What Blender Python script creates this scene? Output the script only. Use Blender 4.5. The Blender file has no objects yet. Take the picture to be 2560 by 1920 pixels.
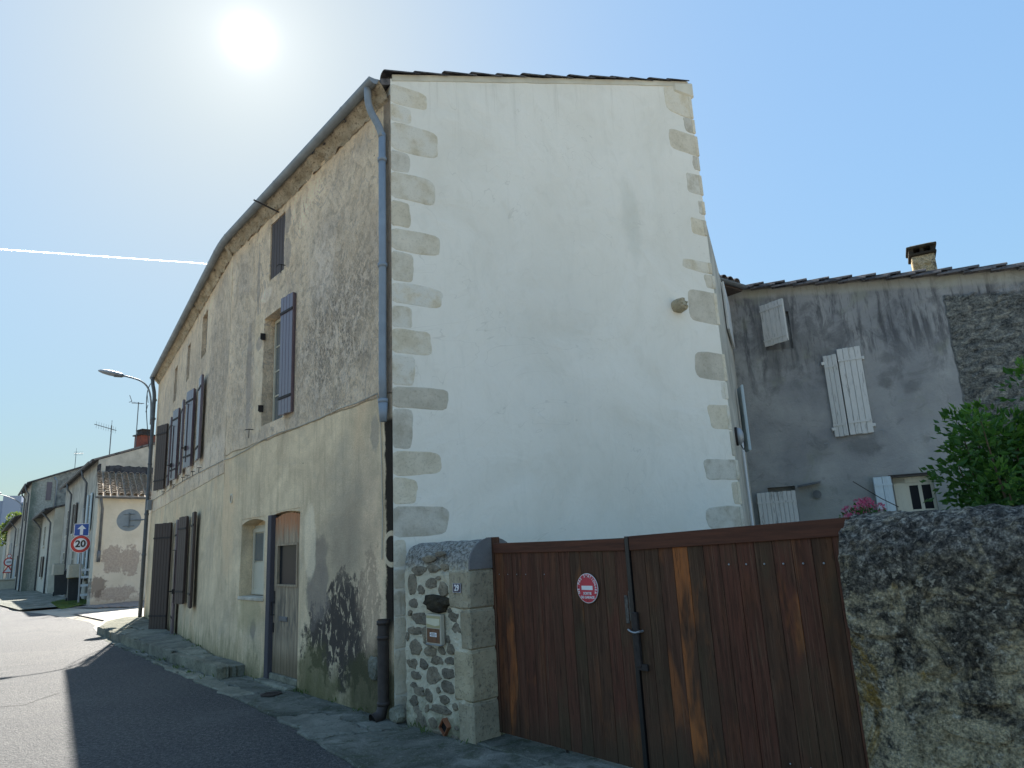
import bpy, bmesh, math, random
from mathutils import Vector, Matrix, noise
rad = math.radians
sc = bpy.context.scene
col = sc.collection

# ------------------------------------------------------------------ camera
F_PX, PITCH, ROLL = 1720.0, rad(12.95), rad(-3.05)
EYE = Vector((0, 0, 1.6))
cam_d = bpy.data.cameras.new('camera'); cam = bpy.data.objects.new('camera', cam_d); col.objects.link(cam)
cam_d.sensor_width = 36.0; cam_d.lens = 36.0 * F_PX / 2560.0
cam_d.clip_start = 0.05; cam_d.clip_end = 30000
_fw = Vector((0, math.cos(PITCH), math.sin(PITCH))); _up = Vector((0, -math.sin(PITCH), math.cos(PITCH))); _rt = Vector((1, 0, 0))
RT = _rt * math.cos(ROLL) + _up * math.sin(ROLL); UP = -_rt * math.sin(ROLL) + _up * math.cos(ROLL); FW = _fw
cam.matrix_world = Matrix(((RT.x, UP.x, -FW.x, EYE.x), (RT.y, UP.y, -FW.y, EYE.y), (RT.z, UP.z, -FW.z, EYE.z), (0, 0, 0, 1)))
sc.camera = cam

# ------------------------------------------------------------------ sky, sun, exposure
SUN_EL, SUN_AZ = rad(38.2), rad(-22.5)          # azimuth clockwise from +Y
SUN = Vector((math.sin(SUN_AZ) * math.cos(SUN_EL), math.cos(SUN_AZ) * math.cos(SUN_EL), math.sin(SUN_EL)))
w = bpy.data.worlds.new('World'); sc.world = w; w.use_nodes = True
nt = w.node_tree; nt.nodes.clear()
sky = nt.nodes.new('ShaderNodeTexSky'); sky.sky_type = 'NISHITA'; sky.sun_disc = False
sky.sun_elevation = SUN_EL; sky.sun_rotation = SUN_AZ
sky.air_density = 1.0; sky.dust_density = 0.5; sky.ozone_density = 1.2; sky.altitude = 50
SKY_GAIN, SKY_ROLL = 1.62, 0.9
bg = nt.nodes.new('ShaderNodeBackground'); bg.inputs[1].default_value = 0.15
out = nt.nodes.new('ShaderNodeOutputWorld')
# the aureole round the sun (forward scattering the sky model leaves out), a function of direction only
tc = nt.nodes.new('ShaderNodeTexCoord')
dot = nt.nodes.new('ShaderNodeVectorMath'); dot.operation = 'DOT_PRODUCT'; dot.inputs[1].default_value = SUN
nrm = nt.nodes.new('ShaderNodeVectorMath'); nrm.operation = 'NORMALIZE'
nt.links.new(tc.outputs['Generated'], nrm.inputs[0]); nt.links.new(nrm.outputs[0], dot.inputs[0])
def wm(op, a, b):
    n = nt.nodes.new('ShaderNodeMath'); n.operation = op; n.use_clamp = False
    for i, v in enumerate((a, b)):
        if isinstance(v, (int, float)): n.inputs[i].default_value = v
        else: nt.links.new(v, n.inputs[i])
    return n.outputs[0]
# highlight roll-off of the whole sky: colour * gain / (1 + k * luminance), the same in every direction
lum = nt.nodes.new('ShaderNodeRGBToBW'); nt.links.new(sky.outputs[0], lum.inputs[0])
fac = wm('DIVIDE', SKY_GAIN, wm('ADD', 1.0, wm('MULTIPLY', lum.outputs[0], SKY_ROLL)))
hsv = nt.nodes.new('ShaderNodeHueSaturation'); hsv.inputs['Saturation'].default_value = 0.95; nt.links.new(sky.outputs[0], hsv.inputs['Color'])
vs_ = nt.nodes.new('ShaderNodeVectorMath'); vs_.operation = 'SCALE'; nt.links.new(hsv.outputs[0], vs_.inputs[0]); nt.links.new(fac, vs_.inputs['Scale'])
tin = nt.nodes.new('ShaderNodeVectorMath'); tin.operation = 'MULTIPLY'; tin.inputs[1].default_value = (0.85, 1.0, 0.99)
nt.links.new(vs_.outputs[0], tin.inputs[0]); nt.links.new(tin.outputs[0], bg.inputs[0])
dc = wm('MAXIMUM', dot.outputs['Value'], 0.0)
glow = wm('ADD', wm('ADD', wm('MULTIPLY', wm('POWER', dc, 14.0), 0.035), wm('MULTIPLY', wm('POWER', dc, 90.0), 0.03)),
          wm('ADD', wm('MULTIPLY', wm('POWER', dc, 400.0), 0.05), wm('MULTIPLY', wm('POWER', dc, 3600.0), 0.22)))
bg2 = nt.nodes.new('ShaderNodeBackground'); bg2.inputs[0].default_value = (1.0, 0.97, 0.93, 1); nt.links.new(glow, bg2.inputs[1])
add = nt.nodes.new('ShaderNodeAddShader')
nt.links.new(bg.outputs[0], add.inputs[0]); nt.links.new(bg2.outputs[0], add.inputs[1]); nt.links.new(add.outputs[0], out.inputs[0])
sd = bpy.data.lights.new('sun', 'SUN'); sd.energy = 4.5; sd.angle = rad(0.55); sd.color = (1.0, 0.95, 0.87)
so = bpy.data.objects.new('sun', sd); col.objects.link(so); so.rotation_euler = SUN.to_track_quat('Z', 'Y').to_euler(); so.location = (0, 0, 30)
sc.view_settings.view_transform = 'Standard'; sc.view_settings.look = 'None'
sc.view_settings.gamma = 1.0; sc.view_settings.use_curve_mapping = False
sc.view_settings.exposure = 1.52
sc.cycles.max_bounces = 8; sc.cycles.diffuse_bounces = 5; sc.cycles.use_denoising = True

# ------------------------------------------------------------------ frames: local x along a wall, y into it, z up
class Frame:
    def __init__(s, ox, oy, az, oz=0):
        a = rad(az); s.X = Vector((math.sin(a), math.cos(a), 0)); s.Y = Vector((-s.X.y, s.X.x, 0)); s.O = Vector((ox, oy, oz))
        s.M = Matrix(((s.X.x, s.Y.x, 0, ox), (s.X.y, s.Y.y, 0, oy), (0, 0, 1, oz), (0, 0, 0, 1)))
    def w(s, x, y, z=0): return s.M @ Vector((x, y, z))
    def px(s, x, y, n=0):            # the point of this frame's plane y=n that lies behind a pixel of the photograph
        d = RT * (x - 1280) - UP * (y - 960) + FW * F_PX
        o = s.O + s.Y * n; t = (o - EYE).dot(s.Y) / d.dot(s.Y); p = EYE + d * t - s.O
        return p.dot(s.X), p.z + s.O.z * 0
def gpx(x, y, z=0):
    d = RT * (x - 1280) - UP * (y - 960) + FW * F_PX
    t = (z - EYE.z) / d.z; p = EYE + d * t
    return Vector((p.x, p.y, z))
F1 = Frame(-1.3, 7.1, 139.3)          # street front, near stretch; also pier, gate and garden wall line
F2 = Frame(-4.7, 11.05, 146.5)        # street front beyond the bend
FG = Frame(-1.3, 7.1, 60)             # white gable
GF = Frame(-0.29, 6.36, 139.3)        # gate plane
FC = Frame(6.465, 12.6, 118)          # courtyard house
GR = Frame(-17.4, 28.7, 36)           # small wing with the tiled lean-to roof
RW = Frame(-17.4, 28.7, 142)          # row of houses down the street
W0 = Frame(0, 0, 90)

# ------------------------------------------------------------------ object helpers
def link(o):
    col.objects.link(o); return o
def tag(o, label=None, cat=None, group=None, kind=None):
    if label: o['label'] = label
    if cat: o['category'] = cat
    if group: o['group'] = group
    if kind: o['kind'] = kind
    return o
def empty(name, M, label=None, cat=None, group=None, kind=None):
    o = bpy.data.objects.new(name, None); o.matrix_world = M; o.empty_display_size = 0.1
    return tag(link(o), label, cat, group, kind)
def mesh_of(name, bm, m, smooth=False):
    me = bpy.data.meshes.new(name); bm.normal_update(); bm.to_mesh(me); bm.free()
    if isinstance(m, (list, tuple)):
        for k in m: me.materials.append(k)
    else: me.materials.append(m)
    if smooth: me.polygons.foreach_set('use_smooth', [True] * len(me.polygons))
    return me
def obj(name, bm, m, parent=None, M=None, smooth=False, **kw):
    me = bm if isinstance(bm, bpy.types.Mesh) else mesh_of(name, bm, m, smooth)
    o = bpy.data.objects.new(name, me)
    if parent is not None: o.parent = parent
    if M is not None:
        if parent is not None: o.matrix_local = M
        else: o.matrix_world = M
    return tag(link(o), **kw)
def NB(): return bmesh.new()
def box(bm, x0, x1, y0, y1, z0, z1, M=None, bev=0):
    if x0 > x1: x0, x1 = x1, x0
    if y0 > y1: y0, y1 = y1, y0
    if z0 > z1: z0, z1 = z1, z0
    v = [bm.verts.new((x, y, z)) for z in (z0, z1) for y in (y0, y1) for x in (x0, x1)]
    if M is not None:
        for q in v: q.co = M @ q.co
    fs = [bm.faces.new([v[i] for i in f]) for f in ((0, 2, 3, 1), (4, 5, 7, 6), (0, 1, 5, 4), (2, 6, 7, 3), (0, 4, 6, 2), (1, 3, 7, 5))]
    if bev:
        es = {e for f in fs for e in f.edges}
        bmesh.ops.bevel(bm, geom=list(es), offset=bev, segments=1, affect='EDGES')
    return bm
def tube(bm, pts, r, seg=12, cap=True):
    pts = [Vector(p) for p in pts]; rings = []; n = len(pts)
    prev = None
    for i, p in enumerate(pts):
        t = (pts[min(i + 1, n - 1)] - pts[max(i - 1, 0)]).normalized()
        if prev is None:
            a = Vector((0, 0, 1)) if abs(t.z) < 0.9 else Vector((1, 0, 0)); u = t.cross(a).normalized()
        else: u = (prev - t * prev.dot(t)).normalized()
        prev = u; v = t.cross(u); rr = r[i] if isinstance(r, (list, tuple)) else r
        rings.append([bm.verts.new(p + (u * math.cos(2 * math.pi * k / seg) + v * math.sin(2 * math.pi * k / seg)) * rr) for k in range(seg)])
    for a, b in zip(rings, rings[1:]):
        for k in range(seg): bm.faces.new((a[k], a[(k + 1) % seg], b[(k + 1) % seg], b[k]))
    if cap: bm.faces.new(rings[0][::-1]); bm.faces.new(rings[-1])
    return bm
def disc(bm, c, r, nrm, th, seg=40):
    c = Vector(c); n = Vector(nrm).normalized(); return tube(bm, [c - n * th / 2, c + n * th / 2], r, seg)
def poly_prism(bm, pts, y0, y1):      # outline (x,z) extruded from y0 to y1
    a = [bm.verts.new((x, y0, z)) for x, z in pts]; b = [bm.verts.new((x, y1, z)) for x, z in pts]
    try: bm.faces.new(a)
    except ValueError: pass
    bm.faces.new(b[::-1]); n = len(pts)
    for i in range(n): bm.faces.new((a[i], b[i], b[(i + 1) % n], a[(i + 1) % n]))
    bmesh.ops.recalc_face_normals(bm, faces=bm.faces[:])
    return bm
def flat_prism(bm, pts, z0, z1):      # outline (x,y) extruded upward
    a = [bm.verts.new((p[0], p[1], z0)) for p in pts]; b = [bm.verts.new((p[0], p[1], z1)) for p in pts]; n = len(pts)
    bm.faces.new(a[::-1]); bm.faces.new(b)
    for i in range(n): bm.faces.new((a[i], a[(i + 1) % n], b[(i + 1) % n], b[i]))
    bmesh.ops.recalc_face_normals(bm, faces=bm.faces[:])
    return bm
def fb(x, y, z, o=4): return noise.fractal(Vector((x, y, z)), 1.0, 2.0, o)
def copy_to(src, parent, M):
    c = src.copy(); c.parent = parent; c.matrix_parent_inverse = Matrix.Identity(4)
    if parent is None: c.matrix_world = M
    else: c.matrix_local = M
    return link(c)

# ------------------------------------------------------------------ material helpers
class G:
    def __init__(s, name, rough=0.85, spec=0.3):
        s.m = bpy.data.materials.new(name); s.m.use_nodes = True; s.t = s.m.node_tree
        s.b = s.t.nodes['Principled BSDF']; s.b.inputs['Roughness'].default_value = rough
        s.b.inputs['Specular IOR Level'].default_value = spec
        s.tc = s.t.nodes.new('ShaderNodeTexCoord'); s.oi = s.t.nodes.new('ShaderNodeObjectInfo')
        sp = s.t.nodes.new('ShaderNodeSeparateXYZ'); s.t.links.new(s.tc.outputs['Object'], sp.inputs[0])
        s.P = s.tc.outputs['Object']; s.x, s.y, s.z = sp.outputs; s.rnd = s.oi.outputs['Random']
    def S(s, v, sock):
        if isinstance(v, bpy.types.NodeSocket): s.t.links.new(v, sock)
        elif isinstance(v, (tuple, list)) and len(v) == 3 and sock.type == 'RGBA': sock.default_value = (*v, 1)
        else: sock.default_value = v
    def ma(s, op, a, b=0.0, c=None, clamp=False):
        n = s.t.nodes.new('ShaderNodeMath'); n.operation = op; n.use_clamp = clamp
        s.S(a, n.inputs[0]); s.S(b, n.inputs[1])
        if c is not None: s.S(c, n.inputs[2])
        return n.outputs[0]
    def add(s, a, b): return s.ma('ADD', a, b)
    def sub(s, a, b): return s.ma('SUBTRACT', a, b)
    def mul(s, a, b): return s.ma('MULTIPLY', a, b)
    def mx(s, a, b): return s.ma('MAXIMUM', a, b)
    def mn(s, a, b): return s.ma('MINIMUM', a, b)
    def vec(s, sx=1, sy=1, sz=1, off=None):
        n = s.t.nodes.new('ShaderNodeMapping'); s.t.links.new(s.P, n.inputs[0]); n.inputs['Scale'].default_value = (sx, sy, sz)
        if off is not None:
            cb = s.t.nodes.new('ShaderNodeCombineXYZ')
            for i in range(3): s.t.links.new(s.mul(s.rnd, off * (i + 1) * 7.3), cb.inputs[i])
            s.t.links.new(cb.outputs[0], n.inputs['Location'])
        return n.outputs[0]
    def noise(s, scale, detail=4, rough=0.55, v=None, dist=0.0):
        n = s.t.nodes.new('ShaderNodeTexNoise'); s.t.links.new(v if v is not None else s.P, n.inputs['Vector'])
        n.inputs['Scale'].default_value = scale; n.inputs['Detail'].default_value = detail
        n.inputs['Roughness'].default_value = rough; n.inputs['Distortion'].default_value = dist
        return n.outputs[0]
    def vor(s, scale, feat='F1', v=None, outp='Distance', rnd=1.0):
        n = s.t.nodes.new('ShaderNodeTexVoronoi'); n.feature = feat; s.t.links.new(v if v is not None else s.P, n.inputs['Vector'])
        n.inputs['Scale'].default_value = scale; n.inputs['Randomness'].default_value = rnd
        return n.outputs[outp]
    def st(s, v, a, b):               # smoothstep from a to b
        n = s.t.nodes.new('ShaderNodeMapRange'); n.interpolation_type = 'SMOOTHSTEP'; s.S(v, n.inputs['Value'])
        n.inputs['From Min'].default_value = min(a, b); n.inputs['From Max'].default_value = max(a, b)
        if a > b: n.inputs['To Min'].default_value = 1; n.inputs['To Max'].default_value = 0
        return n.outputs[0]
    def mix(s, f, a, b, mode='MIX'):
        n = s.t.nodes.new('ShaderNodeMix'); n.data_type = 'RGBA'; n.blend_type = mode
        s.S(f, n.inputs[0]); s.S(a, n.inputs[6]); s.S(b, n.inputs[7]); return n.outputs[2]
    def ramp(s, f, stops):
        n = s.t.nodes.new('ShaderNodeValToRGB'); s.S(f, n.inputs[0]); cr = n.color_ramp
        while len(cr.elements) < len(stops): cr.elements.new(0.5)
        for e, (p, c) in zip(cr.elements, stops): e.position = p; e.color = (*c, 1) if len(c) == 3 else c
        return n.outputs[0]
    def blob(s, cx, cz, rx, rz, soft=0.3, wob=0.5, sc_=3.0):    # a stain with an uneven rim round (cx,cz) of the wall
        dx = s.mul(s.sub(s.x, cx), 1 / rx); dz = s.mul(s.sub(s.z, cz), 1 / rz)
        d = s.ma('SQRT', s.add(s.mul(dx, dx), s.mul(dz, dz)))
        d = s.add(d, s.mul(s.sub(s.noise(sc_, 5, 0.65), 0.5), wob * 4))
        return s.st(d, 1 + soft * .5, 1 - soft * .5)
    def col(s, c): s.S(c, s.b.inputs['Base Color'])
    def rough(s, c): s.S(c, s.b.inputs['Roughness'])
    def bump(s, h, dist=0.01, strength=0.6):
        n = s.t.nodes.new('ShaderNodeBump'); n.inputs['Strength'].default_value = strength; n.inputs['Distance'].default_value = dist
        s.S(h, n.inputs['Height']); s.t.links.new(n.outputs[0], s.b.inputs['Normal'])
def plain(name, c, rough=0.7, var=0.15, scale=8, spec=0.3, metal=0, bump=0.0):
    g = G(name, rough, spec); n = g.noise(scale, 5, 0.6, g.vec(off=1.0))
    lo = tuple(k * (1 - var) for k in c); hi = tuple(min(1, k * (1 + var)) for k in c)
    g.col(g.ramp(n, [(0.3, lo), (0.7, hi)])); g.b.inputs['Metallic'].default_value = metal
    if bump: g.bump(g.noise(scale * 6, 4, 0.7), bump)
    return g.m

M_ = {}
def facade_mat(name, near):
    g = G(name, 0.95, 0.1)
    big = g.noise(0.9, 5, 0.6, g.vec(1, 1, .8)); mid = g.noise(4.2, 7, 0.72, g.vec(1.25, 1, .75), .6); fine = g.noise(24, 6, 0.78, g.vec(1.6, 1, .8), .3); gr = g.noise(62, 3, .7)
    # upper, old lime render: warm grey, grainy, with black lichen and pale patches
    base = g.ramp(g.add(g.mul(mid, .65), g.mul(fine, .35)), [(.34, (.36, .31, .245)), (.47, (.53, .47, .375)), (.60, (.70, .635, .52))])
    base = g.mix(g.mul(g.st(big, .48, .62), .6), base, (.44, .41, .37))
    base = g.mix(g.mul(g.st(g.noise(.7, 5, .6, g.vec(1, 1, .8), .7), .50, .60), .45), base, (.74, .67, .54))
    base = g.mix(g.mul(g.st(g.noise(1.9, 5, .65, g.vec(1.6, 1, .5), .4), .50, .66), .45), base, (.33, .295, .245))
    dk = g.st(g.add(g.mul(mid, .5), g.mul(fine, .5)), .52, .63)
    up = g.mix(g.mul(dk, .42), base, (.20, .18, .155))
    if near:
        z1 = g.blob(-1.35, 4.25, 1.15, 1.05, 1.3, .30, 1.8); z2 = g.mul(g.blob(-1.5, 5.3, .9, .75, 1.2, .35, 2.2), .55)
        z3 = g.mul(g.blob(-4.6, 4.9, .5, 1.6, 1.1, .35, 2), .50); z4 = g.mul(g.blob(-.5, 5.0, .3, 1.4, 1.0, .4, 3), .35)
        zone = g.mx(g.mx(z1, z2), g.mx(z3, z4))
        pale = g.mul(g.blob(-1.65, 5.25, .35, .45, 1.2, .35, 3), .55)
    else:
        zone = g.mx(g.mul(g.blob(-.9, 4.6, .9, 1.7, 1.2, .35, 2), .65), g.mul(g.blob(-5.5, 5.4, 4.5, .6, 1.2, .3, 2), .35))
        pale = g.mul(g.blob(-1.8, 3.35, 2.6, .28, 1.0, .35, 3), .40)
    spk = g.st(g.add(g.mul(fine, .65), g.mul(mid, .35)), .43, .56)
    up = g.mix(g.mul(zone, g.add(.22, g.mul(spk, .70))), up, (.125, .118, .115))
    wsp = g.st(g.noise(30, 5, .75, g.vec(1.7, 1, .8), .5), .51, .60)
    up = g.mix(g.mul(zone, g.mul(wsp, .65)), up, (.60, .575, .53))
    up = g.mix(g.mul(pale, g.st(fine, .40, .55)), up, (.74, .71, .66))
    up = g.mix(g.mul(g.st(g.ma('ABSOLUTE', g.sub(g.noise(.8, 4, .5, g.vec(2.2, 1, .9), 1.2), .5)), .012, .004), .55 if near else .3), up, (.30, .29, .28))   # repaired cracks
    ch1 = g.noise(5.5, 7, .74, g.vec(1.2, 1, .85), .9); chip = g.st(ch1, .555, .565); chip2 = g.st(g.noise(11, 6, .75, g.vec(1.3, 1, .8), .8), .565, .58)
    up = g.mix(g.mul(chip, .38), up, g.ramp(fine, [(.4, (.27, .245, .21)), (.6, (.42, .385, .325))]))
    up = g.mix(g.mul(chip2, .32), up, g.ramp(mid, [(.4, (.66, .62, .54)), (.6, (.78, .73, .63))]))
    up = g.mix(g.mul(g.mul(g.st(ch1, .47, .44), zone), .5), up, (.60, .57, .52))
    eave = g.st(g.add(g.z, g.mul(mid, .5)), 6.62, 7.0)
    up = g.mix(g.mul(eave, .6), up, (.60, .48, .33))
    if near:                                     # dressed surround of the upper window, patches by the attic shutter
        sur = g.mul(g.st(g.ma('ABSOLUTE', g.sub(g.x, -3.86)), .20, .16), g.st(g.ma('ABSOLUTE', g.sub(g.z, 4.3)), .98, .90))
        up = g.mix(g.mul(sur, .65), up, g.ramp(mid, [(.4, (.52, .465, .36)), (.6, (.62, .57, .46))]))
        for q in ((-2.86, 6.35, .14, .2), (-2.82, 5.85, .13, .22), (-4.25, 4.35, .10, .9), (-3.86, 4.75, .12, .12), (-3.95, 5.75, .06, .5)): up = g.mix(g.mul(g.blob(*q, .3, .35, 6), .7), up, (.285, .27, .26))
        up = g.mix(g.mul(g.blob(-3.6, 5.45, .22, .12, .3, .3, 6), .6), up, (.66, .62, .55))
    # lower, smoother cement-lime coat, cloudy with runs
    cl = g.noise(1.3, 7, .66, None, .6); st_ = g.noise(3.4, 6, 0.65, g.vec(2.4, 1, .22), .3); md = g.noise(6.5, 6, .7, g.vec(1, 1, .8), .4)
    lo = g.ramp(g.add(g.mul(cl, .7), g.mul(md, .3)), [(.32, (.34, .30, .235)), (.50, (.48, .425, .33)), (.66, (.60, .535, .415))])
    lo = g.mix(g.mul(g.st(st_, .48, .66), .42), lo, (.30, .265, .205))
    lo = g.mix(g.mul(g.st(g.noise(1.1, 4, .55, g.vec(1, 1, .6)), .52, .66), .5), lo, (.55, .44, .315))
    lo = g.mix(g.mul(g.st(g.noise(.75, 4, .6, g.vec(1, 1, 1.1), .6), .54, .66), .42), lo, (.33, .315, .275))
    lo = g.mix(g.mul(g.st(fine, .57, .68), .22), lo, (.26, .24, .2))
    foot = g.st(g.add(g.z, g.mul(g.sub(g.noise(3, 6, .7, g.vec(2.2, 1, .5)), .35), 1.3)), .80, .15)
    lo = g.mix(g.mul(foot, .85), lo, g.ramp(md, [(.4, (.11, .115, .065)), (.62, (.22, .20, .13))]))
    if near:
        n7 = g.noise(7, 6, .72, g.vec(1.4, 1, .65), 1.0)
        blk = g.mx(g.blob(-.95, .78, .56, .56, .2, .60, 4.2), g.blob(-1.55, .62, .48, .36, .2, .60, 4.5))
        blk = g.mx(blk, g.mx(g.blob(-.42, .85, .20, .75, .3, .55, 5), g.blob(-.42, 1.42, .12, .16, .3, .5, 7)))
        soft = g.blob(-1.0, .85, .9, .8, 1.0, .5, 3)
        lo = g.mix(g.mul(soft, .38), lo, (.20, .185, .165))
        blk = g.mul(blk, g.st(n7, .41, .46)); lo = g.mix(g.mul(blk, .93), lo, (.036, .035, .040))
        gy = g.mul(g.blob(-1.72, 1.28, .30, .56, .4, .45, 3.2), g.add(.4, g.mul(md, .9))); lo = g.mix(g.mul(gy, .85), lo, (.155, .145, .145))
        lo = g.mix(g.mul(g.blob(-1.93, 1.74, .17, .42, .35, .30, 3), .65), lo, (.60, .555, .46))
        lo = g.mix(g.mul(g.blob(-.42, 1.45, .26, .95, .8, .5, 3), .5), lo, (.62, .51, .40))
        lo = g.mix(g.mul(g.blob(-.95, 1.75, .62, .42, 1.2, .45, 2.2), .6), lo, (.21, .19, .165))
        lo = g.mix(g.mul(g.blob(-.8, 2.4, .8, .4, 1.2, .45, 2.2), .35), lo, (.24, .225, .205))
        lo = g.mix(g.mul(g.blob(-3.75, .62, .10, .13, .5, .3, 8), .8), lo, (.20, .19, .185))
        lo = g.mix(g.mul(g.blob(-.32, 2.82, .09, .20, .4, .3, 8), .7), lo, (.25, .24, .225))
        lo = g.mix(g.mul(g.blob(-.45, .22, .55, .36, .6, .45, 4), .85), lo, (.06, .063, .04))
        lo = g.mix(g.mul(g.blob(-1.75, .15, .5, .45, .6, .5, 4), .75), lo, (.085, .09, .05))
        lo = g.mix(g.mul(g.blob(-3.9, .85, .5, .25, .8, .5, 4), .5), lo, (.26, .245, .15))
    edge = g.add(g.add(3.21, g.mul(g.sub(g.noise(2.2, 3, .5), .5), .10 if near else .05)), 0.0 if near else -.28)
    f = g.st(g.sub(g.z, edge), -.012, .012)
    c = g.mix(f, lo, up)
    line = g.mul(g.st(g.ma('ABSOLUTE', g.sub(g.z, edge)), .014, .004), .45 if near else 0)
    c = g.mix(line, c, (.20, .18, .15))
    if near:                                     # soot down the corner where the old pipe ran, ring mark of paint
        slot = g.mul(g.st(g.add(g.x, g.mul(g.sub(g.noise(5, 5, .7), .5), .16)), -.125, -.085), g.mul(g.st(g.z, 3.0, 2.9), g.st(g.z, .7, .95)))
        c = g.mix(slot, c, (.022, .02, .019))
        up_s = g.mul(g.st(g.add(g.x, g.mul(g.sub(g.noise(9, 4, .6), .5), .05)), -.075, -.045), g.st(g.z, 2.9, 3.0))
        c = g.mix(g.mul(up_s, .75), c, (.12, .11, .105))
        dz = g.sub(g.z, 1.60); rr = g.ma('SQRT', g.add(g.mul(g.x, g.x), g.mul(dz, dz)))
        ring = g.mul(g.st(g.ma('ABSOLUTE', g.sub(rr, .155)), .03, .02), .75)
        c = g.mix(ring, c, (.50, .46, .38))
    c = g.mix(g.mul(g.st(g.vor(1.9, 'F1'), .035, .02), .8), c, (.06, .055, .05))
    c = g.mix(1.0, c, g.ramp(gr, [(.3, (.84, .84, .84)), (.7, (1.14, 1.14, 1.14))]), 'MULTIPLY')
    g.col(g.mix(1.0, c, g.mix(f, (1.50, 1.35, 1.16), (1.72, 1.52, 1.32)), 'MULTIPLY'))
    h = g.mix(f, g.add(g.mul(gr, .15), g.add(g.mul(md, .35), g.mul(cl, .4))), g.add(g.sub(g.mul(fine, 1.3), g.add(g.mul(chip, .35), g.mul(chip2, .15))), g.mul(mid, 1.5)))
    g.bump(h, .03, .9)
    return g.m
M_['fac1'] = facade_mat('weathered_render', True); M_['fac2'] = facade_mat('weathered_render_far', False)

g = G('white_render', .9, .15)
n1 = g.noise(.8, 6, .6, None, .6); n2 = g.noise(5, 6, .65, g.vec(1, 1, .7), .8); n3 = g.noise(2.2, 5, .6, g.vec(2.5, 1, .35), .5); n4 = g.noise(28, 4, .7)
c = g.ramp(n1, [(.3, (.755, .71, .615)), (.5, (.81, .77, .68)), (.7, (.84, .80, .715))])
c = g.mix(g.mul(g.st(n2, .52, .68), .22), c, (.66, .62, .53)); c = g.mix(g.mul(g.st(n3, .54, .70), .20), c, (.67, .645, .57))
c = g.mix(g.mul(g.blob(3.55, 5.9, .14, .6, .9, .4, 4), .22), c, (.45, .46, .39)); c = g.mix(g.mul(g.blob(1.9, 4.2, .7, 1.1, 1.2, .5, 1.4), .16), c, (.56, .55, .50)); c = g.mix(g.mul(g.blob(2.9, 2.6, .9, .7, 1.2, .5, 1.6), .14), c, (.60, .55, .46))
c = g.mix(g.mul(g.st(g.ma('ABSOLUTE', g.sub(g.noise(.55, 4, .55, None, 1.2), .5)), .0016, .0004), .25), c, (.45, .42, .36))
runs = g.mul(g.st(g.noise(4, 4, .6, g.vec(4, 1, .15)), .55, .70), g.st(g.sub(g.z, g.mul(g.x, .31)), 5.6, 6.9)); c = g.mix(g.mul(runs, .22), c, (.50, .46, .38))
c = g.mix(g.mul(g.st(g.add(g.z, g.mul(n2, .8)), 2.6, .9), .35), c, (.56, .54, .44))
g.col(c); g.bump(g.add(g.mul(n1, 3.5), g.add(g.mul(n2, .9), g.mul(n4, .15))), .025, .55); M_['white'] = g.m

def stone_mat(name, a, b, dirt=(.12, .11, .09), dirtf=.4, bump=.012, pit=0.3, scale=9):
    g = G(name, .95, .1); v = g.vec(off=1.0); n = g.noise(scale * .45, 5, .6, v); f = g.noise(scale * 3.2, 5, .7, v)
    c = g.ramp(n, [(.3, a), (.7, b)]); c = g.mix(g.mul(g.st(f, .52, .68), dirtf), c, dirt)
    c = g.mix(1.0, c, g.ramp(g.rnd, [(0, (.80, .80, .82)), (1, (1.14, 1.10, 1.03))]), 'MULTIPLY')
    if name == 'dressed_limestone': c = g.mix(g.mul(g.ma('FRACT', g.mul(g.rnd, 13.7)), g.st(n, .35, .6)), c, (.72, .685, .60))
    p = g.st(g.vor(scale * 5, v=v), .12, .22)
    c = g.mix(g.mul(g.sub(1, p), pit), c, dirt); g.col(c)
    g.bump(g.add(g.mul(f, 1.0), g.add(g.mul(n, .8), g.mul(p, .6))), bump, .8); return g.m
M_['quoin'] = stone_mat('dressed_limestone', (.56, .505, .395), (.72, .655, .53), (.40, .355, .27), .55, .012, .55, 11)
M_['ashlar'] = stone_mat('pier_ashlar', (.36, .31, .215), (.52, .455, .32), (.15, .14, .11), .65, .015, .6, 8)
M_['rubble'] = stone_mat('rubble_stone', (.17, .15, .115), (.36, .315, .24), (.045, .042, .036), .8, .03, .6, 14)
M_['black_stone'] = stone_mat('sooty_stone', (.03, .028, .025), (.09, .075, .05), (.012, .012, .012), .7, .025, .7, 18)
M_['kerb'] = stone_mat('kerb_stone', (.16, .16, .13), (.34, .335, .27), (.075, .08, .055), .7, .035, .5, 8)
M_['slab'] = stone_mat('old_paving', (.16, .165, .135), (.36, .355, .29), (.085, .10, .06), .65, .03, .4, 6)
g = G('lime_mortar', .95, .1); n = g.noise(5, 6, .65); f = g.noise(40, 4, .7)
c = g.ramp(n, [(.3, (.50, .455, .34)), (.7, (.70, .645, .50))]); c = g.mix(g.mul(g.st(f, .55, .7), .4), c, (.16, .15, .11))
low = g.st(g.add(g.z, g.mul(n, .55)), .62, .22); c = g.mix(g.mul(low, .75), c, (.10, .105, .05))
topm = g.st(g.add(g.z, g.mul(g.noise(9, 5, .7), .35)), 1.50, 1.66); c = g.mix(g.mul(topm, .85), c, g.ramp(g.noise(32, 5, .75), [(.42, (.045, .045, .045)), (.56, (.30, .30, .29))]))
g.col(c); g.bump(g.add(n, g.mul(f, .8)), .02, .9); M_['mortar'] = g.m

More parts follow.
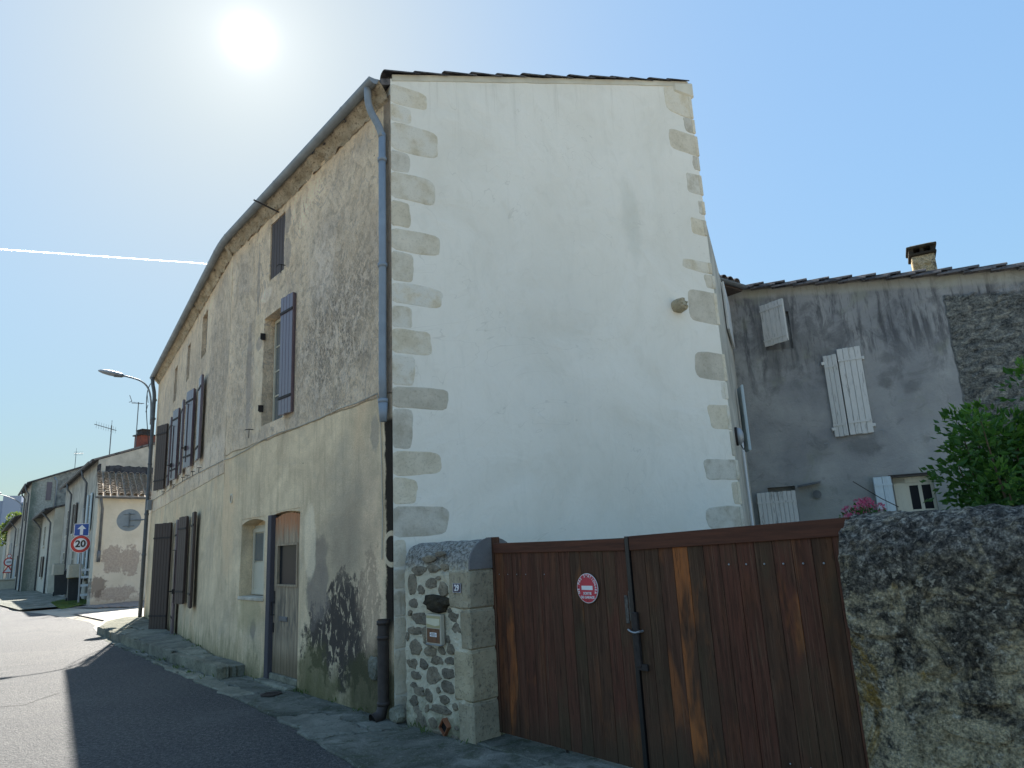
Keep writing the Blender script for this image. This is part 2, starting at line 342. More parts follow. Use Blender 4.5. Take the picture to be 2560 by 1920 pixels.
def lichen(name, light=False, lowpale=True):
    g = G(name, .97, .08); v = g.vec(off=1.0) if not lowpale else g.P
    a = g.noise(1.5, 6, .65, v, .6); b = g.noise(7, 7, .75, v, .6); f = g.noise(36, 6, .78, v, .4); e = g.noise(2.8, 6, .7, v, 1.0); m3 = g.noise(15, 6, .75, v, .5)
    sand = g.ramp(g.add(g.mul(b, .5), g.mul(f, .5)), [(.38, (.24, .21, .15)), (.48, (.52, .46, .33)), (.60, (.74, .67, .50))])
    dark = g.ramp(g.add(g.mul(m3, .5), g.mul(f, .5)), [(.42, (.035, .034, .034)), (.52, (.14, .13, .115)), (.60, (.42, .40, .34))])
    if lowpale: cover = g.add(g.mul(g.st(g.add(g.z, g.mul(g.sub(a, .5), 1.6)), .30, 1.7), .17), g.mul(g.sub(e, .5), 1.25))
    else: cover = g.add(.0, g.mul(g.sub(e, .5), 1.3))
    k = g.st(g.add(cover, g.sub(g.add(g.mul(b, .6), g.mul(m3, .4)), .5)), .0, .16)
    c = g.mix(k, sand, dark)
    c = g.mix(g.mul(g.st(g.noise(26, 5, .75, v, .3), .57, .62), .75), c, (.62, .60, .54))
    c = g.mix(g.mul(g.st(g.vor(9, v=v), .16, .09), g.mul(g.st(a, .42, .58), .7)), c, (.66, .62, .52))
    och = g.mul(g.st(g.noise(1.9, 5, .72, v, .8), .58, .66), .85); c = g.mix(g.mul(och, g.st(f, .35, .52)), c, (.34, .22, .05))
    if lowpale:
        top = g.st(g.add(g.z, g.mul(g.sub(b, .5), 1.2)), 1.25, 1.72)
        c = g.mix(g.mul(top, .85), c, g.ramp(g.noise(24, 6, .78, v, .4), [(.42, (.05, .052, .058)), (.51, (.19, .19, .195)), (.59, (.56, .56, .55))]))
    gg = g.noise(70, 4, .8, v); c = g.mix(1.0, c, g.ramp(gg, [(.38, (.55, .55, .55)), (.5, (1, 1, 1)), (.62, (1.5, 1.48, 1.42))]), 'MULTIPLY')
    c = g.mix(g.mul(g.st(g.vor(17, v=v), .20, .14), g.mul(g.st(e, .45, .6), .75)), c, (.05, .05, .05))
    g.col(g.mix(1.0, c, (1.25, 1.18, 1.05), 'MULTIPLY')); g.bump(g.add(g.mul(b, 1.8), g.add(g.mul(f, 1.3), g.mul(m3, 1.4))), .05, 1.0); return g.m
M_['lichen'] = lichen('lichened_wall'); M_['lichen_stone'] = lichen('lichened_stone', lowpale=False)

g = G('courtyard_render', .95, .1)                         # grey render with black runs, rougher rubble to the right
a = g.noise(.9, 5, .6, None, .3); st1 = g.noise(2.4, 5, .65, g.vec(3.2, 1, .45), .3); fn = g.noise(22, 5, .7)
c = g.ramp(a, [(.3, (.22, .222, .228)), (.55, (.33, .325, .315)), (.75, (.42, .41, .385))])
run = g.mul(g.st(st1, .48, .66), g.st(g.add(g.z, g.mul(a, 1.2)), 4.6, 5.8)); c = g.mix(g.mul(run, .8), c, (.065, .065, .07))
c = g.mix(g.mul(g.mul(g.st(g.noise(1.6, 6, .7, g.vec(1.2, 1, .7), .8), .46, .62), g.st(g.add(g.z, g.mul(a, 1.0)), 3.9, 5.4)), .6), c, (.10, .10, .105))
c = g.mix(g.mul(g.st(g.noise(3, 6, .7, None, .8), .52, .68), .35), c, (.13, .13, .125))
for q in ((-1.45, 4.95, .16, .8), (-1.0, 5.0, .8, .35), (.55, 4.55, .13, .1), (.45, 4.1, .1, .1), (.85, 3.95, .13, .1), (-.1, 3.0, .25, .18), (-1.62, 5.6, .06, .7)):
    c = g.mix(g.mul(g.blob(*q, .9, .55, 5), .45), c, (.11, .11, .11))
thin = g.mul(g.st(g.noise(5, 4, .7, g.vec(6, 1, .5)), .60, .68), g.st(g.z, 4.3, 5.2)); c = g.mix(g.mul(thin, .6), c, (.05, .05, .05))
c = g.mix(g.mul(g.st(g.noise(1.5, 4, .6, None, .5), .55, .7), .4), c, (.27, .28, .21))
c = g.mix(g.mul(g.st(g.z, 2.6, 2.1), .3), c, (.22, .235, .2))
lb = g.noise(6, 6, .75, g.vec(.8, 1, 1.3), .8); lf = g.noise(30, 5, .75)
lc = g.ramp(g.add(g.mul(lb, .6), g.mul(lf, .4)), [(.40, (.045, .047, .048)), (.52, (.20, .20, .18)), (.64, (.46, .44, .37))])
zone = g.mul(g.st(g.add(g.x, g.mul(g.sub(g.noise(4, 4, .6), .5), .12)), 1.56, 1.60), g.st(g.add(g.add(g.z, g.mul(g.x, .16)), g.mul(g.sub(lb, .5), .25)), 5.82, 5.74))
c = g.mix(zone, c, lc); c = g.mix(g.mul(g.st(g.add(g.add(g.z, g.mul(g.x, .15)), g.mul(a, .2)), 6.0, 6.1), .45), c, (.44, .42, .34))
g.col(c); g.bump(g.add(g.mul(g.mul(lb, zone), 4.0), g.add(g.mul(a, 1.0), g.mul(fn, .4))), .03, .8); M_['court'] = g.m

g = G('stained_gate_wood', .8, .10); v = g.vec(14, 14, .9, off=1.0); gr = g.noise(2.2, 6, .65, v); ln = g.noise(6, 4, .6, g.vec(26, 26, .35, off=2.0))
ptch = g.noise(1.3, 4, .6, g.vec(3.0, 3, .9, off=3.0), .4)
c = g.mix(g.rnd, (.120, .048, .032), (.080, .050, .032))
c = g.mix(g.mul(g.st(gr, .42, .62), .6), c, (.050, .028, .019))
r2 = g.ma('FRACT', g.mul(g.rnd, 37.7))
c = g.mix(g.mul(g.st(ptch, .50, .70), g.add(.15, g.mul(g.st(r2, .55, .9), .8))), c, (.36, .125, .042))
c = g.mix(g.mul(g.st(g.noise(1.1, 4, .6, g.vec(2, 2, 1, off=5.0)), .5, .66), .5), c, (.078, .062, .036))
c = g.mix(g.mul(g.st(ln, .56, .66), .5), c, (.18, .11, .07))
c = g.mix(g.mul(g.st(g.noise(9, 5, .7, g.vec(9, 9, .7, off=6.0), .5), .56, .64), .55), c, (.03, .018, .013))
c = g.mix(g.mul(g.st(g.add(g.z, g.mul(gr, .5)), .62, .2), .5), c, (.045, .042, .028)); g.col(c); g.rough(g.add(.65, g.mul(gr, .3)))
g.bump(g.add(gr, g.mul(ln, .6)), .004, .7); M_['gate'] = g.m

g = G('weathered_door_wood', .85, .15); v = g.vec(16, 16, .8, off=1.0); gr = g.noise(2.0, 6, .7, v); ln = g.noise(5, 4, .65, g.vec(30, 30, .5, off=2.0))
zr = g.st(g.add(g.z, g.mul(g.noise(6, 4, .6, g.vec(3, 3, .8)), .5)), 1.95, 2.35)
c = g.ramp(gr, [(.35, (.26, .21, .15)), (.65, (.50, .39, .27))])
c = g.mix(g.mul(zr, .8), c, (.50, .20, .085)); c = g.mix(g.mul(g.st(ln, .56, .68), .75), c, (.04, .036, .03))
gm = g.mul(g.st(g.ma('ABSOLUTE', g.sub(g.z, .85)), .45, .1), g.st(g.noise(3, 4, .6, g.vec(4, 4, .8)), .4, .6)); c = g.mix(g.mul(gm, .65), c, (.085, .085, .08))
lo = g.mul(g.st(g.z, .55, .2), .7); c = g.mix(lo, c, (.13, .095, .055)); g.col(c); g.bump(g.add(gr, ln), .005, .7); M_['door'] = g.m

def paint_wood(name, c, wear, rough=.5, spec=.4, wf=.5):
    g = G(name, rough, spec); v = g.vec(10, 10, 1.2, off=1.0); n = g.noise(2.2, 6, .7, v); f = g.noise(9, 5, .7, g.vec(3, 3, 1, off=2.0))
    k = g.mix(g.mul(g.st(n, .55, .66), wf), c, wear); k = g.mix(g.mul(g.st(f, .45, .7), .25), k, tuple(q * .7 for q in c)); g.col(k)
    g.bump(n, .002, .5); return g.m
M_['shut'] = paint_wood('brown_violet_paint', (.13, .09, .105), (.21, .18, .18), .30, .75, .4)
M_['shut_dark'] = paint_wood('dark_brown_paint', (.075, .052, .042), (.10, .085, .075), .6, .3, .3)
M_['white_shut'] = paint_wood('flaking_white_paint', (.60, .59, .56), (.22, .21, .19), .6, .25, .8)
M_['blue_shut'] = paint_wood('pale_blue_paint', (.45, .53, .57), (.28, .30, .31), .5, .35, .3)
M_['white_wood'] = paint_wood('cream_window_paint', (.58, .54, .43), (.35, .31, .24), .5, .35, .4)
M_['purple_frame'] = paint_wood('dark_violet_frame', (.085, .078, .088), (.16, .15, .145), .7, .15, .5)
M_['green_metal'] = plain('grey_metal_paint', (.10, .11, .12), .45, .2)
M_['zinc'] = plain('zinc', (.24, .26, .275), .5, .2, 5, .5, .25)
M_['zinc_dark'] = plain('dull_zinc', (.13, .135, .14), .55, .25, 5, .4, .2)
M_['blue_pipe'] = plain('blue_grey_pipe', (.215, .255, .30), .55, .12, 6, .5, 0)
M_['cast'] = plain('cast_iron', (.045, .034, .03), .6, .3, 14, .4, 0, .003)
M_['iron'] = plain('rusty_iron', (.035, .028, .026), .7, .3, 30)
M_['black'] = plain('black_gap', (.008, .008, .009), .8, .1)
M_['galv'] = plain('galvanised_steel', (.33, .345, .36), .45, .12, 6, .5, .4)
M_['cream'] = plain('cream_render', (.60, .56, .46), .95, .15, 2, .1, 0, .01)
M_['grey_r'] = plain('grey_render', (.46, .43, .365), .95, .28, 1.5, .1, 0, .02)
M_['bluegrey'] = plain('blue_grey_cladding', (.30, .34, .42), .8, .04, .3, .2)
M_['beige'] = plain('beige_boxes', (.47, .43, .34), .8, .1, 6)
M_['bin'] = plain('dark_bin_plastic', (.04, .043, .047), .5, .15, 10, .4)
M_['bin_yellow'] = plain('yellow_bin_lid', (.30, .25, .08), .5, .15, 10, .4)
M_['plate_blue'] = plain('enamel_blue', (.012, .016, .055), .25, .1, 10, .5)
M_['enamel_white'] = plain('enamel_white', (.75, .76, .78), .3, .05, 10, .5)
M_['sign_red'] = plain('sign_red', (.50, .025, .055), .35, .08, 8, .5)
M_['sign_red2'] = plain('road_sign_red', (.52, .03, .025), .4, .08, 8, .5)
M_['sign_blue'] = plain('road_sign_blue', (.012, .075, .33), .4, .06, 8, .5)
M_['sign_black'] = plain('sign_black', (.01, .01, .011), .4, .05, 8, .5)
M_['brick_red'] = plain('red_brick', (.22, .075, .055), .9, .2, 9, .15)
M_['pink'] = plain('pink_petals', (.55, .10, .20), .6, .35, 30)
M_['terra'] = plain('terracotta', (.25, .10, .05), .85, .2, 9)
M_['pvc'] = plain('white_plastic', (.60, .62, .64), .4, .05, 9, .4)

g = G('window_glass', .22, .06); g.col((.018, .02, .024)); g.bump(g.noise(3, 2, .5), .01, .08); M_['glass'] = g.m
g = G('curtained_glass', .12, .6); g.col(g.ramp(g.noise(2, 3, .5, g.vec(9, 1, .3)), [(.3, (.10, .115, .12)), (.7, (.17, .19, .19))])); M_['glass_c'] = g.m
g = G('blue_glass', .08, .6); g.col((.05, .13, .22)); M_['glass_b'] = g.m

def tile_mat(name, a, b, dark, df, moss=.3):
    g = G(name, .9, .12); v = g.vec(off=1.0); n = g.noise(4, 5, .65, v); f = g.noise(24, 5, .7, v)
    c = g.mix(g.rnd, a, b); c = g.mix(g.mul(g.st(n, .45, .6), df), c, dark)
    c = g.mix(g.mul(g.st(f, .58, .66), moss), c, (.38, .36, .30)); g.col(c); g.bump(g.add(n, f), .012, .8); return g.m
M_['tile_dark'] = tile_mat('lichened_roof_tile', (.12, .11, .11), (.17, .155, .15), (.04, .04, .045), .85, .5)
M_['tile_pale'] = tile_mat('pale_roof_tile', (.44, .36, .28), (.60, .52, .42), (.22, .18, .14), .5, .6)
M_['tile_black'] = tile_mat('black_algae', (.07, .072, .08), (.10, .10, .105), (.04, .04, .045), .8, .1)

g = G('asphalt', .72, .35); a = g.noise(.35, 6, .65, None, .5); b = g.noise(2.2, 6, .68, g.vec(1, .6, 1), .4); f = g.vor(60); f2 = g.noise(75, 5, .8); f3 = g.vor(110)
c = g.ramp(f, [(.12, (.125, .122, .115)), (.4, (.078, .079, .080)), (.8, (.052, .053, .056))])
c = g.mix(g.mul(g.st(f2, .54, .64), .6), c, (.19, .185, .175)); c = g.mix(g.mul(g.st(f3, .25, .12), .5), c, (.035, .036, .038)); c = g.mix(g.mul(g.st(a, .42, .62), .45), c, (.115, .112, .105))
c = g.mix(g.mul(g.st(b, .52, .70), .40), c, (.060, .062, .065))
g5 = g.noise(24, 5, .85); c = g.mix(1.0, c, g.ramp(g5, [(.38, (.50, .51, .52)), (.5, (.95, .95, .95)), (.62, (1.9, 1.87, 1.8))]), 'MULTIPLY')
c = g.mix(g.mul(g.st(g.noise(.9, 6, .7, g.vec(.5, 1.4, 1), .8), .56, .66), .35), c, (.16, .155, .145))
g.col(c); g.rough(g.ramp(f2, [(.3, (.62, .62, .62)), (.7, (.85, .85, .85))])); g.bump(g.add(g.mul(f, 1.0), g.add(g.mul(f2, 1.0), g.mul(b, .8))), .02, .9); M_['asphalt'] = g.m
g = G('worn_road', .7, .35); a = g.noise(.5, 5, .6); f = g.vor(70, v=g.P); f2 = g.noise(130, 3, .7)
c = g.ramp(f, [(.15, (.27, .255, .22)), (.6, (.21, .20, .175))]); c = g.mix(g.mul(g.st(a, .45, .65), .4), c, (.17, .16, .14)); c = g.mix(g.mul(g.st(f2, .55, .7), .4), c, (.26, .245, .21))
g.col(c); g.bump(g.add(g.mul(f, .8), f2), .01, .7); M_['worn'] = g.m
g = G('damp_concrete', .85, .25); a = g.noise(1.2, 7, .7, None, .8); f = g.noise(34, 6, .75); b = g.noise(5, 6, .7, None, .6)
c = g.ramp(a, [(.35, (.10, .108, .085)), (.5, (.20, .205, .17)), (.65, (.36, .355, .30))]); c = g.mix(g.mul(g.st(b, .50, .62), .65), c, (.075, .092, .05))
c = g.mix(g.mul(g.st(f, .54, .64), .5), c, (.38, .375, .33)); g.col(c); g.bump(g.add(g.mul(b, 2.0), g.mul(f, 1.2)), .035, .9); M_['damp'] = g.m
g = G('soil_and_yard', .95, .1); g.col(g.ramp(g.noise(.6, 6, .6), [(.3, (.34, .31, .25)), (.7, (.44, .405, .33))])); M_['yard'] = g.m
g = G('paver', .85, .2); c = g.mix(g.noise(30, 3, .6), (.19, .165, .15), (.30, .26, .235)); c = g.mix(g.st(g.noise(.8, 4, .6), .4, .7), c, (.22, .21, .2)); g.col(c); M_['paver'] = g.m
def leaf_mat(name, a, b, tr):
    g = G(name, .5, .35); c = g.mix(g.noise(5, 3, .6), a, b); g.col(c)
    t = g.t.nodes.new('ShaderNodeBsdfTranslucent'); g.S(tr, t.inputs[0]); mxs = g.t.nodes.new('ShaderNodeMixShader'); mxs.inputs[0].default_value = .35
    o = g.t.nodes['Material Output']; g.t.links.new(g.b.outputs[0], mxs.inputs[1]); g.t.links.new(t.outputs[0], mxs.inputs[2]); g.t.links.new(mxs.outputs[0], o.inputs[0]); return g.m
M_['leaf'] = leaf_mat('shrub_leaves', (.025, .07, .013), (.045, .12, .02), (.07, .19, .02))
M_['leaf_new'] = leaf_mat('young_leaves', (.06, .15, .02), (.10, .21, .03), (.14, .30, .035))
M_['leaf_mag'] = leaf_mat('tree_leaves', (.06, .10, .03), (.12, .16, .04), (.2, .28, .05))
M_['grass'] = leaf_mat('grass_blades', (.06, .11, .03), (.11, .16, .05), (.15, .22, .05))
M_['bark'] = plain('bark', (.10, .075, .05), .95, .3, 12, .1, 0, .01)
M_['petal'] = plain('cream_petals', (.75, .70, .55), .6, .1, 10)
g = G('contrail_ice', 1.0, 0); g.col((.95, .95, .95)); t = g.t.nodes.new('ShaderNodeBsdfTranslucent'); t.inputs[0].default_value = (1, 1, 1, 1)
mxs = g.t.nodes.new('ShaderNodeAddShader'); g.t.links.new(g.b.outputs[0], mxs.inputs[0]); g.t.links.new(t.outputs[0], mxs.inputs[1]); g.t.links.new(mxs.outputs[0], g.t.nodes['Material Output'].inputs[0]); M_['ice'] = g.m

# ================================================================== GROUND
def sheet(name, pts, z, m, kind='structure', div=0):
    bm = NB(); bm.faces.new([bm.verts.new((p[0], p[1], z)) for p in pts])
    bmesh.ops.recalc_face_normals(bm, faces=bm.faces[:])
    if bm.faces[:][0].normal.z < 0: bmesh.ops.reverse_faces(bm, faces=bm.faces[:])
    return obj(name, bm, m, kind=kind)
sheet('ground', [(-3000, -3000), (3000, -3000), (3000, 3000), (-3000, 3000)], -.03, M_['yard'])
edge = [(1.2, 1.9), (-.35, 4.2), (-1.33, 5.71), (-2.48, 7.39), (-3.67, 8.89), (-5.23, 10.78), (-7.25, 13.36), (-8.47, 14.83), (-9.7, 16.4), (-11.2, 18.9), (-12.6, 20.8), (-17.2, 25.6), (-20.3, 28.3), (-42, 56), (-66, 86), (-130, 166)]
left = [(-140, 160), (-74, 78), (-50, 48), (-28, 20), (-14, 4), (-8, -6), (8, -8)]
sheet('road', edge + left, 0.0, M_['asphalt'])
sheet('road', [(-8, -6), (-14, 4), (-28, 20), (-50, 48), (-74, 78), (-140, 160), (-260, 160), (-260, -60)], -.012, M_['worn'])['label'] = 'far side of the street'
# gutter strip of cracked stone between asphalt and walls: irregular slabs
walk = empty('footway', W0.M, kind='structure')
bm = NB()
inner = [(3.2, 1.9), (1.9, 3.55), (-.29, 6.1), (-1.25, 7.2), (-3.0, 9.2), (-4.75, 11.15), (-6.6, 13.9), (-9.2, 17.8), (-10.6, 20.0)]
bm.faces.new([bm.verts.new((x, y, .004)) for x, y in edge[:10] + inner[::-1]]); 
bmesh.ops.recalc_face_normals(bm, faces=bm.faces[:])
if bm.faces[:][0].normal.z < 0: bmesh.ops.reverse_faces(bm, faces=bm.faces[:])
obj('footway_bed', bm, M_['damp'], walk)
def lerp_path(P, t):
    L = [0]
    for a, b in zip(P, P[1:]): L.append(L[-1] + (Vector(b) - Vector(a)).length)
    d = t * L[-1]
    for i in range(len(P) - 1):
        if d <= L[i + 1] + 1e-9: return Vector(P[i]).lerp(Vector(P[i + 1]), (d - L[i]) / (L[i + 1] - L[i]))
    return Vector(P[-1])
def slab(name, quad, z0, z1, m, parent, seed, sub=4, jit=.02):
    R = random.Random(seed); bm = NB(); n = sub
    c = sum((Vector(q) for q in quad), Vector((0, 0))) / len(quad)
    ring = []
    for i in range(len(quad)):
        a, b = Vector(quad[i]), Vector(quad[(i + 1) % len(quad)])
        for k in range(n):
            p = a.lerp(b, k / n); p = p + Vector((R.uniform(-jit, jit), R.uniform(-jit, jit))); ring.append(c + (p - c) * .988)
    tilt = (R.uniform(-.012, .012), R.uniform(-.012, .012))
    def zz(p): return z1 + (p.x - c.x) * tilt[0] + (p.y - c.y) * tilt[1] + fb(p.x * 3, p.y * 3, seed) * .004
    lo = [bm.verts.new((p.x, p.y, z0)) for p in ring]; hi = [bm.verts.new((p.x, p.y, zz(p) - .012)) for p in ring]
    ins = [bm.verts.new(((c + (p - c) * .93).x, (c + (p - c) * .93).y, zz(p))) for p in ring]; N = len(ring)
    for i in range(N):
        j = (i + 1) % N; bm.faces.new((lo[i], lo[j], hi[j], hi[i])); bm.faces.new((hi[i], hi[j], ins[j], ins[i]))
    bm.faces.new(ins)
    return obj(name, bm, m, parent, smooth=False)
R = random.Random(4)
outer = [(x, y) for x, y in edge[1:8]]; wall_l = [(1.0, 4.85), (-.42, 5.97), (-1.42, 7.1), (-2.6, 8.5), (-3.8, 9.85), (-4.15, 9.95), (-6.05, 12.0), (-8.2, 14.7)]
t = 0; k = 0
while t < 1:
    dt = R.uniform(.06, .15); t2 = min(1, t + dt)
    a, b = lerp_path(outer, t), lerp_path(outer, t2); c, d = lerp_path(wall_l, t2), lerp_path(wall_l, t)
    s = R.uniform(.38, .62); m1, m2 = a.lerp(d, s), b.lerp(c, R.uniform(s - .08, s + .08))
    for q in ([a, b, m2, m1], [m1, m2, c, d]):
        slab('paving_slab', q, -.02, .016 + R.uniform(0, .008), M_['damp'] if R.random() < .7 else M_['slab'], walk, k, 7, .045); k += 1
    t = t2
# raised footway along the far stretch with its kerb stones
kerb = [(-4.15, 9.85), (-4.9, 10.75), (-6.12, 12.16), (-7.2, 13.45), (-8.3, 14.8), (-9.3, 16.05), (-10.15, 17.15)]
kin = [(-3.95, 10.12), (-4.75, 11.1), (-6.0, 13.0), (-7.3, 14.95), (-8.6, 16.9), (-9.7, 18.6), (-10.5, 19.8)]
kin2 = [(-3.9, 10.13), (-4.78, 11.13), (-6.0, 12.97), (-7.3, 14.93), (-8.6, 16.9), (-9.6, 18.4), (-10.4, 19.6)]
rf = empty('raised_footway', W0.M, kind='structure')
t = 0; k = 100
while t < .999:
    dt = R.uniform(.09, .2); t2 = min(1, t + dt)
    a, b = lerp_path(kerb, t), lerp_path(kerb, t2); c, d = lerp_path(kin2, t2), lerp_path(kin2, t)
    f1 = .16 / max(.3, (d - a).length); f2 = .16 / max(.3, (c - b).length)
    a2, b2 = a.lerp(d, f1), b.lerp(c, f2)
    slab('kerb_stone', [a, b, b2, a2], -.02, .175 + R.uniform(-.02, .015), M_['kerb'], rf, k, 8, .028); k += 1
    if (d - a).length > .55 and R.random() < .6:
        s = R.uniform(.4, .6); m1, m2 = a2.lerp(d, s), b2.lerp(c, s)
        slab('paving_slab', [a2, b2, m2, m1], -.02, .165 + R.uniform(-.012, .012), M_['slab'], rf, k, 4, .02); k += 1
        slab('paving_slab', [m1, m2, c, d], -.02, .168 + R.uniform(-.012, .012), M_['damp'], rf, k, 4, .02); k += 1
    else:
        slab('paving_slab', [a2, b2, c, d], -.02, .166 + R.uniform(-.012, .012), M_['slab'], rf, k, 5, .02); k += 1
    t = t2
# end of the raised footway, splayed into the side entrance
sheet('entrance_apron', [(-10.15, 17.15), (-11.2, 18.7), (-12.2, 20.9), (-15.5, 24.6), (-8, 34), (2, 34), (-10.4, 19.8), (-9.95, 18.5)], .010, M_['worn'])
slab('paving_slab', [(-9.9, 18.3), (-10.15, 17.2), (-10.9, 18.7), (-11.05, 20.0), (-10.45, 19.85)], -.02, .15, M_['slab'], rf, 301, 4)
# block paving before the small wing (joints are real gaps)
bm = NB(); R = random.Random(8)
for i in range(-4, 46):
    for j in range(9):
        x0 = i * .155 + .01; y1 = -.06 - j * .42 - (.21 if i % 2 else 0); y0 = y1 - .41
        if i * .155 < -.1 and (j + i) % 1 == 0 and -y0 > 4.2 + i * .5: continue
        hgt = .028 + R.uniform(-.002, .003); box(bm, x0, x0 + .142, y0, y1 - .012, .0, hgt)
obj('block_paving', bm, M_['paver'], M=GR.M, kind='stuff')
sheet('far_footway', [tuple(RW.w(-.3, 0, 0)[:2]), tuple(RW.w(-.3, -2.3)[:2]), tuple(RW.w(-9, -2.9)[:2]), tuple(RW.w(-30, -3.0)[:2]), tuple(RW.w(-75, -3.2)[:2]), tuple(RW.w(-75, 0)[:2])], .06, M_['damp'])
# crack lines across the asphalt
def crack(pts, wd, z=.0035):
    bm = NB(); R = random.Random(len(pts)); P = []
    for a, b in zip(pts, pts[1:]):
        for k in range(14): P.append(Vector(a).lerp(Vector(b), k / 14))
    P.append(Vector(pts[-1])); L = []; Q = []
    for i, p in enumerate(P):
        d = (P[min(i + 1, len(P) - 1)] - P[max(0, i - 1)]).normalized(); nn = Vector((-d.y, d.x)); o = fb(p.x * 4, p.y * 4, 1) * .03; h = wd * R.uniform(.4, 1.2)
        L.append(bm.verts.new((*(p + nn * (o + h)), z))); Q.append(bm.verts.new((*(p + nn * (o - h)), z)))
    for i in range(len(P) - 1): bm.faces.new((L[i], L[i + 1], Q[i + 1], Q[i]))
    for f in bm.faces: 
        if f.normal.z < 0: f.normal_flip()
    return obj('road_crack', bm, M_['black'], kind='structure')
def gp(*a): 
    p = gpx(*a); return (p.x, p.y)
crack([gp(0, 1768), gp(60, 1762), gp(110, 1745), gp(150, 1733), gp(190, 1728)], .009)
crack([gp(0, 1668), gp(70, 1664), gp(170, 1655)], .006)
crack([gp(90, 1577), gp(160, 1580), gp(215, 1580)], .010)

# ================================================================== WALL BUILDER
def wall(name, m, parent, x0, x1, z0, ztop, openings=(), step=.06, amp=.006, fq=1.3, back=.35, seed=0, rough=None, y=0.0, zt2=None):
    """front skin on a fine uneven grid with real openings (a,b,c,d,depth) and reveals; ztop may be a function of x"""
    zf = ztop if callable(ztop) else (lambda x: ztop)
    zmax = max(zf(x0), zf(x1))
    def lines(lo, hi, marks, st):
        ms = sorted({round(v, 4) for v in [lo, hi, *marks] if lo <= v <= hi}); o = []
        for a, b in zip(ms, ms[1:]):
            k = max(1, round((b - a) / st)); o += [a + (b - a) * i / k for i in range(k)]
        return o + [hi]
    xs = lines(x0, x1, [v for o in openings for v in o[:2]], step); zs = lines(z0, zmax, [v for o in openings for v in o[2:4]], step)
    zmin_top = min(zf(x0), zf(x1))
    bm = NB(); V = {}
    def vtx(i, j):
        if (i, j) not in V:
            x, z = xs[i], zs[j]
            if callable(ztop) and z > zmin_top * .6:
                zz = zmin_top * .6 + (z - zmin_top * .6) * (zf(x) - zmin_top * .6) / (zmax - zmin_top * .6)
            else: zz = z
            d = fb(x * fq, seed * 3.1, zz * fq) * amp
            if rough and rough(x, zz) > 0: d += rough(x, zz) * fb(x * 9, seed, zz * 9, 5)
            V[i, j] = bm.verts.new((x, y + d, zz))
        return V[i, j]
    def hole(i, j):
        cx, cz = (xs[i] + xs[i + 1]) / 2, (zs[j] + zs[j + 1]) / 2
        return any(o[0] < cx < o[1] and o[2] < cz < o[3] for o in openings)
    for i in range(len(xs) - 1):
        for j in range(len(zs) - 1):
            if not hole(i, j): bm.faces.new((vtx(i, j), vtx(i + 1, j), vtx(i + 1, j + 1), vtx(i, j + 1)))
    for o in openings:
        a, b, c, d, dep = o[:5]; y2 = y + dep
        ii = [i for i, x in enumerate(xs) if a - 1e-3 <= x <= b + 1e-3]; jj = [j for j, z in enumerate(zs) if c - 1e-3 <= z <= d + 1e-3]
        loop = [(i, jj[0]) for i in ii] + [(ii[-1], j) for j in jj[1:]] + [(i, jj[-1]) for i in ii[-2::-1]] + [(ii[0], j) for j in jj[-2:0:-1]]
        fr = [vtx(*q) for q in loop]; bk = [bm.verts.new((v.co.x, y2, v.co.z)) for v in fr]; n = len(fr)
        for k in range(n): bm.faces.new((fr[k], bk[k], bk[(k + 1) % n], fr[(k + 1) % n]))
        bm.faces.new(bk)
    # plain back and ends
    bx = [bm.verts.new(p) for p in ((x0, back, z0), (x1, back, z0), (x1, back, zf(x1)), (x0, back, zf(x0)))]
    bm.faces.new(bx[::-1])
    e0 = [vtx(0, j) for j in range(len(zs))]; bm.faces.new(e0 + [bx[3], bx[0]])
    e1 = [vtx(len(xs) - 1, j) for j in range(len(zs))]; bm.faces.new(e1[::-1] + [bx[1], bx[2]])
    tp = [vtx(i, len(zs) - 1) for i in range(len(xs))]; bm.faces.new(tp + [bx[2], bx[3]])
    bmesh.ops.recalc_face_normals(bm, faces=bm.faces[:])
    return obj(name, bm, m, parent)

# ================================================================== MAIN HOUSE
house = empty('house', F1.M, 'tall old house with weathered street front, white gable and rough stone quoins', 'house')
def in_house(F): return F1.M.inverted() @ F.M
M12 = in_house(F2); M1G = in_house(FG)
op1 = [(-3.53, -2.98, 5.64, 6.56, .05), (-3.68, -2.86, 3.44, 5.08, .2), (-3.22, -2.24, .03, 2.17, .11), (-4.33, -3.40, 1.04, 2.14, .24)]
# arched heads: extra shallow openings make the curve of door and window
w1 = wall('front_wall', M_['fac1'], house, -5.21, 0.0, -.1, 6.75, op1, .05, .008, 1.4, .34, 1,
          rough=lambda x, z: .004 if z > 3.2 else .0008)
op2 = [(-2.9, -2.3, 5.55, 6.45, .12), (-4.85, -4.4, 5.5, 6.35, .12), (-6.85, -6.35, 5.42, 6.3, .12),
       (-3.05, -2.42, 3.45, 4.95, .2), (-5.12, -4.6, 3.45, 4.95, .2), (-7.1, -6.55, 3.42, 4.93, .2),
       (-3.08, -2.42, .80, 2.40, .2), (-5.30, -4.50, .13, 2.40, .2), (-8.6, -7.9, .13, 2.4, .2), (-9.2, -8.7, 3.42, 4.93, .2)]
wf = wall('front_wall', M_['fac2'], house, -10.43, 0.0, -.1, 6.75, op2, .06, .008, 1.4, .34, 2, rough=lambda x, z: .004 if z > 2.9 else .0008)
wf.matrix_local = M12
# gable
SL = math.tan(rad(17.3)); GZ0 = 6.98
gab = wall('gable_wall', M_['white'], house, 0.012, 5.02, -.1, lambda x: GZ0 + SL * x - .02, [], .12, .006, .7, .34, 3)
gab.matrix_local = M1G
